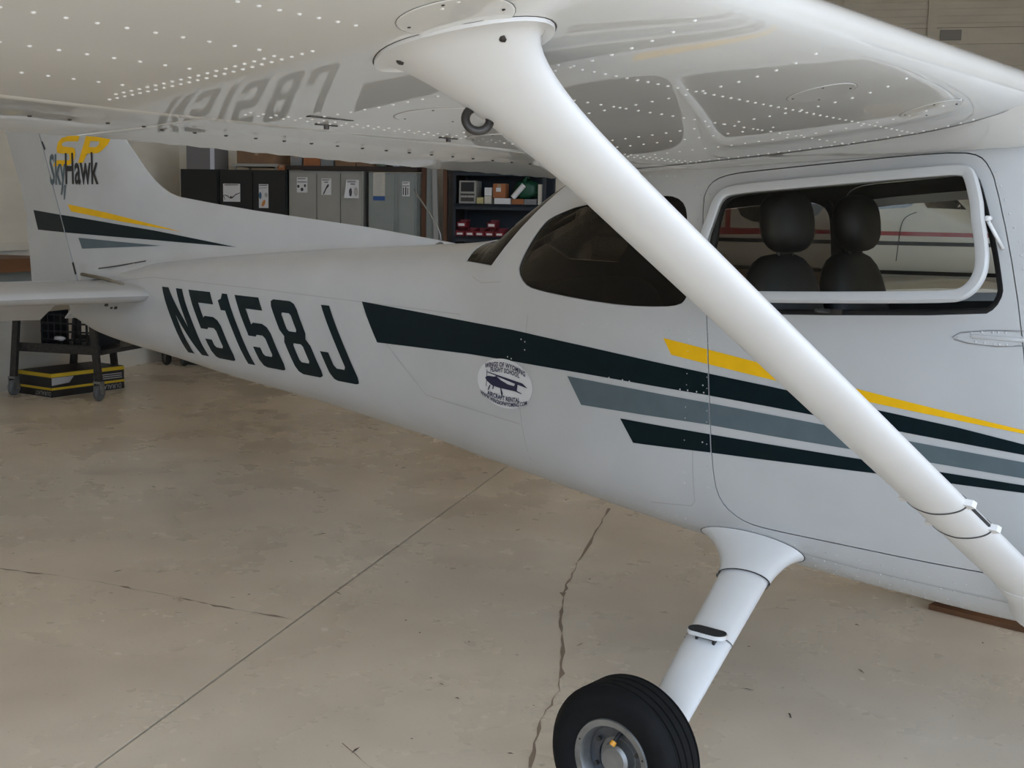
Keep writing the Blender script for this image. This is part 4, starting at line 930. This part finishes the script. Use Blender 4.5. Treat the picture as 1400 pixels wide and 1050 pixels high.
def canister(v, z, r, h, m, cap, label, u=UF+.10):
    root = thing('canister',v,u,z,label,'canister'); MB().lathe([(r*.9,0),(r,.006),(r,h*.78),(r*.7,h*.84),(r*.45,h*.86),(r*.45,h*.88)],'Z',(0,0,0),20).build('body', m, root, 30)
    MB().lathe([(r*.5,h*.87),(r*.5,h),(r*.1,h)],'Z',(0,0,0),16).build('cap', cap, root, 30)
canister(-4.69,2.19,.05,.13,mat('can_green',(.13,.15,.10),.5),BLACK,'mottled green canister on the locker top')
canister(-4.604,2.19,.035,.12,BLACK,BLACK,'black canister on the locker top')
canister(-4.528,2.19,.03,.13,mat('can_pale',(.45,.5,.58),.35),STEEL,'pale blue canister on the locker top')
canister(-4.45,2.19,.04,.12,mat('can_grey',(.25,.27,.26),.4),BLACK,'grey canister beside the rust-coloured carton')
def plank(v0, v1, z1, m, label, lean=.0, u=UF+.12, th=.03, side=0):
    o = MB().loft([[(v0,0,0),(v1,0,0),(v1,th,0),(v0,th,0)],[(v0+side,lean,z1),(v1+side,lean,z1),(v1+side,lean+th,z1),(v0+side,lean+th,z1)]]).build('plank', m)
    o.location = HL(0,u,.002); o.rotation_euler = (0,0,HA); return tag(o,label,'plank','boards leaning beside the lockers')
plank(-4.255,-4.195,2.6,WOOD,'reddish brown board upright beside the last locker')
plank(-4.185,-4.10,2.6,LOCKG,'grey board standing beside the brown board',u=UF+.08)
plank(-4.03,-3.98,2.7,mat('plank_pale',(.27,.26,.24),.6),'pale narrow pole-like board leaning left',u=UF+.02,side=-.10)
plank(-3.99,-3.945,2.6,WOOD,'thin brown board between pale pole and dark panel',u=UF+.10,side=-.03)
plank(-3.945,-3.88,2.6,WOODD,'dark brown panel at the left side of the blue shelf',u=UF+.06,th=.4)
# blue shelf rack
rk = thing('shelf_rack',-3.39,UF,0,'dark blue steel shelf rack holding boxes and red bins','shelf')
for x in (-.47,.47):
    for y in (0,.42): MB().box(x-.015,x+.015,y,y+.03,0,2.2).build('upright', SHB, rk)
for z in (.35,1.0,1.47,1.80,2.14): MB().box(-.48,.48,0,.45,z,z+.03).box(-.48,.48,0,.012,z-.03,z+.03).build('shelf', SHB, rk)
MB().box(-.48,.48,.45,.455,.1,2.2).build('back_panel', SHB, rk)
rd = thing('radio_set',-3.735,UF+.05,1.83,'grey bench radio with dark screen on upper blue shelf','radio')
MB().box(-.09,.09,0,.2,0,.23).build('body', LOCK, rd)
MB().box(-.07,.07,-.003,0,.12,.215).build('screen', BLACK, rd); MB().box(-.07,.07,-.003,0,.02,.06).build('dial_strip', STEEL, rd); MB().box(-.075,.075,-.003,0,.08,.10).build('dial_strip', STEEL, rd)
for x in (-.05,-.02,.02,.05): MB().lathe([(.010,-.01),(.010,0)],'Y',(x,0,.07),10).build('knob', PRINTG, rd)
carton(-3.63,-3.56,1.83,1.89,mat('carton_yellow',(.42,.36,.17),.8),'small yellow carton beside the radio',u=UF+.03,depth=.1,tape=False)
carton(-3.55,-3.475,1.83,1.905,PAPERC,'lower cream carton of the small stack on the blue shelf',u=UF+.04,depth=.1,tape=False)
carton(-3.55,-3.475,1.912,1.99,PAPER,'upper white carton of the small stack on the blue shelf',u=UF+.04,depth=.1,tape=False)
carton(-3.44,-3.27,1.83,1.885,PAPER,'flat white carton under the orange carton',u=UF+.02,depth=.2,tape=False)
ob = carton(-3.46,-3.33,1.893,2.03,CARD2,'orange-brown carton on the flat white carton',u=UF+.03,depth=.14)
MB().box(-.03,.02,-.003,-.001,.06,.10).build('label', PAPER, ob)
carton(-3.26,-3.135,1.83,1.88,CARD2,'low rust-coloured carton on the upper blue shelf',u=UF+.03,depth=.15,tape=False)
carton(-3.13,-3.0,1.83,1.88,CARDG,'low grey-green carton on the upper blue shelf',u=UF+.03,depth=.15,tape=False)
carton(-2.985,-2.945,1.83,2.03,PAPERC,'tall thin cream carton at the right end of the blue shelf',u=UF+.02,depth=.15,tape=False)
bg_ = thing('plastic_bag',-3.135,UF+.10,1.89,'dark green plastic sack slumped on the blue shelf','bag'); vs,fs = rbox(0,.06,.09,.14,.08,.095,0,2.3); vs = [(x+random.uniform(-.008,.008),y+random.uniform(-.008,.008),z+random.uniform(-.006,.006)) for x,y,z in vs]
MB().add(vs,fs).build('sack', GREENP, bg_, True); MB().tube([(-.02,.02,.17),(.0,.02,.21),(.02,.03,.22)],[.03,.015,.03],8).build('tied_neck', GREENP, bg_, True)
rl = thing('paper_roll',-3.22,UF+.03,1.895,'pale paper roll leaning against the green sack','roll'); MB().tube([(-.03,0,.0),(.08,.02,.13)],.028,16).build('roll_body', PAPER, rl, 40); MB().tube([(-.032,0,-.002),(-.03,0,.0)],.012,12).build('roll_core', INK, rl)
for i in range(5):
    v = -3.80+.105*i; bn = thing('parts_bin',v,UF+.02,1.50,'open red parts bin in the lower row of the blue shelf, %s' % ['leftmost','second from left','in the middle','second from right','rightmost'][i],'bin','red parts bins')
    MB().loft([[(-.046,0,0),(.046,0,0),(.046,.16,0),(-.046,.16,0)],[(-.05,-.01,.05),(.05,-.01,.05),(.05,.17,.085),(-.05,.17,.085)],[(-.044,-.004,.05),(.044,-.004,.05),(.044,.164,.085),(-.044,.164,.085)],[(-.04,.006,.008),(.04,.006,.008),(.04,.155,.008),(-.04,.155,.008)]]).build('bin_body', REDP, bn)
    MB().box(-.03,.03,-.008,-.004,.012,.032).build('bin_label', PAPER, bn)
for v,l in ((-3.79,'red bin with tilted white label stacked on the lower bins at left'),(-3.47,'red bin stacked highest above the lower bins')):
    bn = thing('parts_bin',v,UF+.05,1.586,l,'bin','red parts bins'); MB().loft([[(-.046,0,0),(.046,0,0),(.046,.12,0),(-.046,.12,0)],[(-.05,-.01,.05),(.05,-.01,.05),(.05,.13,.08),(-.05,.13,.08)],[(-.044,-.004,.05),(.044,-.004,.05),(.044,.124,.08),(-.044,.124,.08)],[(-.04,.006,.008),(.04,.006,.008),(.04,.115,.008),(-.04,.115,.008)]]).build('bin_body', REDP, bn); MB().box(-.035,.03,-.009,-.005,.015,.04).build('bin_label', PAPER, bn)

# ------------------------------------------------------------------ bench, cart and boxes under the tail
bn = thing('workbench',-7.05,4.55,0,'brown wooden bench fixed to the white wall behind the rudder','bench')
MB().box(-.36,.36,-.9,.52,1.16,1.27).build('bench_top', BENCHW, bn)
MB().box(-.36,.20,-.88,.30,.98,1.16).build('steel_panel', LOCKG, bn)
for y in (-.6,.36): MB().loft([[(.24,y,1.16),(.30,y,1.16),(.30,y+.05,1.16),(.24,y+.05,1.16)],[(-.36,y,.86),(-.34,y,.80),(-.34,y+.05,.80),(-.36,y+.05,.86)]]).build('bracket', STEEL, bn)
ct = thing('utility_cart',-6.78,5.52,0,'dark steel utility cart on casters under the tail','cart')
for x in (-.44,.44):
    for y in (-.48,.42):
        s = 1 if x > 0 else -1
        if y > 0 and x > 0: x = .02
        MB().loft([[(x-.03,y-.02,.17),(x+.03,y-.02,.17),(x+.03,y+.02,.17),(x-.03,y+.02,.17)],[(x-s*.07-.028,y-.02,.9),(x-s*.07+.028,y-.02,.9),(x-s*.07+.028,y+.02,.9),(x-s*.07-.028,y+.02,.9)]]).build('leg', STEEL, ct)
        c = MB().lathe([(.02,-.022),(.062,-.022),(.072,-.014),(.074,0),(.072,.014),(.062,.022),(.02,.022)],'X',(x,y,.074),28).build('caster_wheel', mat('caster_grey',(.10,.10,.095),.5), ct, 35)
        MB().box(x-.036,x-.028,y-.03,y+.03,.06,.16).box(x+.028,x+.036,y-.03,y+.03,.06,.16).box(x-.036,x+.036,y-.035,y+.035,.155,.175).build('caster_fork', ALU, c)
MB().box(-.42,.42,-.42,.42,.40,.44).box(-.42,.42,-.43,-.41,.40,.48).box(-.42,.42,.41,.43,.40,.48).build('lower_tray', STEEL, ct)
MB().box(-.40,.40,-.42,.42,.86,.90).build('upper_tray', STEEL, ct)
cr = thing('crate',-6.80,5.46,.445,'black open crate with mesh sides on the cart tray','crate')
MB().box(-.28,.28,-.2,.2,0,.02).build('base', BLACK, cr)
for y in (-.2,.19):
    for k in range(9): MB().box(-.28+.0675*k,-.265+.0675*k,y,y+.01,.02,.30).build('slat', BLACK, cr)
for k in range(4): MB().box(-.28,.28,-.203,-.193,.05+.075*k,.065+.075*k).build('slat', BLACK, cr)
for x in (-.28,.27): MB().box(x,x+.01,-.2,.2,.02,.3).build('end_panel', BLACK, cr)
rg = thing('rag',-6.80,5.24,.53,'crumpled white rag on the rim of the black crate','rag'); rg.location = HL(-6.85,5.215,.50)
vs,fs = rbox(0,0,.02,.06,.018,.02,0,2.2,12,6); MB().add([(x+random.uniform(-.008,.008),y,z+random.uniform(-.005,.005)) for x,y,z in vs],fs).build('cloth', PAPER, rg, True)
def batbox(v, u, rz, L_, W_, H_, label):
    root = thing('battery_box',v,u,0,label,'box','black and yellow cartons',rz)
    MB().box(0,W_,0,L_,0,H_).build('body', BATB, root)
    for z0,z1 in ((H_*.30,H_*.40),(H_*.84,H_*1.0)): MB().box(-.0015,W_+.0015,-.0015,L_+.0015,z0,z1).build('yellow_band', BATY, root)
    MB().box(.005,W_-.005,.005,L_-.005,H_,H_+.004).build('lid', BATB, root)
    me = text_shape('DURALAST',.055)
    for vtx in me.vertices: x,y = vtx.co.x,vtx.co.y; vtx.co = (W_-.12-x*.8*1.0, -.003, H_*.155-y)
    link('box_lettering', me, PRINTG, root)
    me = text_shape('DURALAST',.060)
    for vtx in me.vertices: x,y = vtx.co.x,vtx.co.y; vtx.co = (W_+.003, L_-.17-x*.9, H_*.155-y)
    link('box_lettering', me, PRINTG, root)
    MB().add([(W_+.003,.0,H_*.50),(W_+.003,.19,H_*.56),(W_+.003,.24,H_*.82),(W_+.003,.0,H_*.82)],[[0,1,2,3]]).build('label_panel', PRINTG, root, fix=False)
    b = MB()
    for k in range(3): b.add([(W_+.0035,L_-.36,H_*(.50+.09*k)),(W_+.0035,L_-.03,H_*(.50+.09*k)),(W_+.0035,L_-.03,H_*(.54+.09*k)),(W_+.0035,L_-.36,H_*(.54+.09*k))],[[0,1,2,3]])
    b.build('small_print', PRINTG, root, fix=False)
    return root
batbox(-7.27,5.17,R(-17),.82,.47,.215,'black carton with yellow bands and upside-down lettering under the cart')
# caster stand behind, by the wall
cs_ = thing('rolling_stand',-7.1,7.35,0,'dark rolling stand by the wall behind the tail cone','stand')
MB().lathe([(.02,-.022),(.062,-.022),(.072,0),(.062,.022),(.02,.022)],'X',(-.02,.15,.074),24).build('caster_wheel', STEEL, cs_, 35)
MB().lathe([(.02,-.022),(.062,-.022),(.072,0),(.062,.022),(.02,.022)],'X',(.20,.15,.074),24).build('caster_wheel', STEEL, cs_, 35)
MB().box(-.06,.0,.11,.19,.07,.9).box(.17,.23,.11,.19,.07,.9).box(-.06,.23,.11,.19,.55,.6).build('frame', STEEL, cs_)
MB().box(-.08,.25,.0,.2,.88,.92).build('platform', STEEL, cs_)
pk = MB().box(0,1.6,0,.07,0,.022).build('floor_plank', BENCHW); pk.location = (-.10,1.285,.001); pk.rotation_euler = (0,0,R(-4)); tag(pk,'narrow brown board lying on the floor beyond the belly','plank')
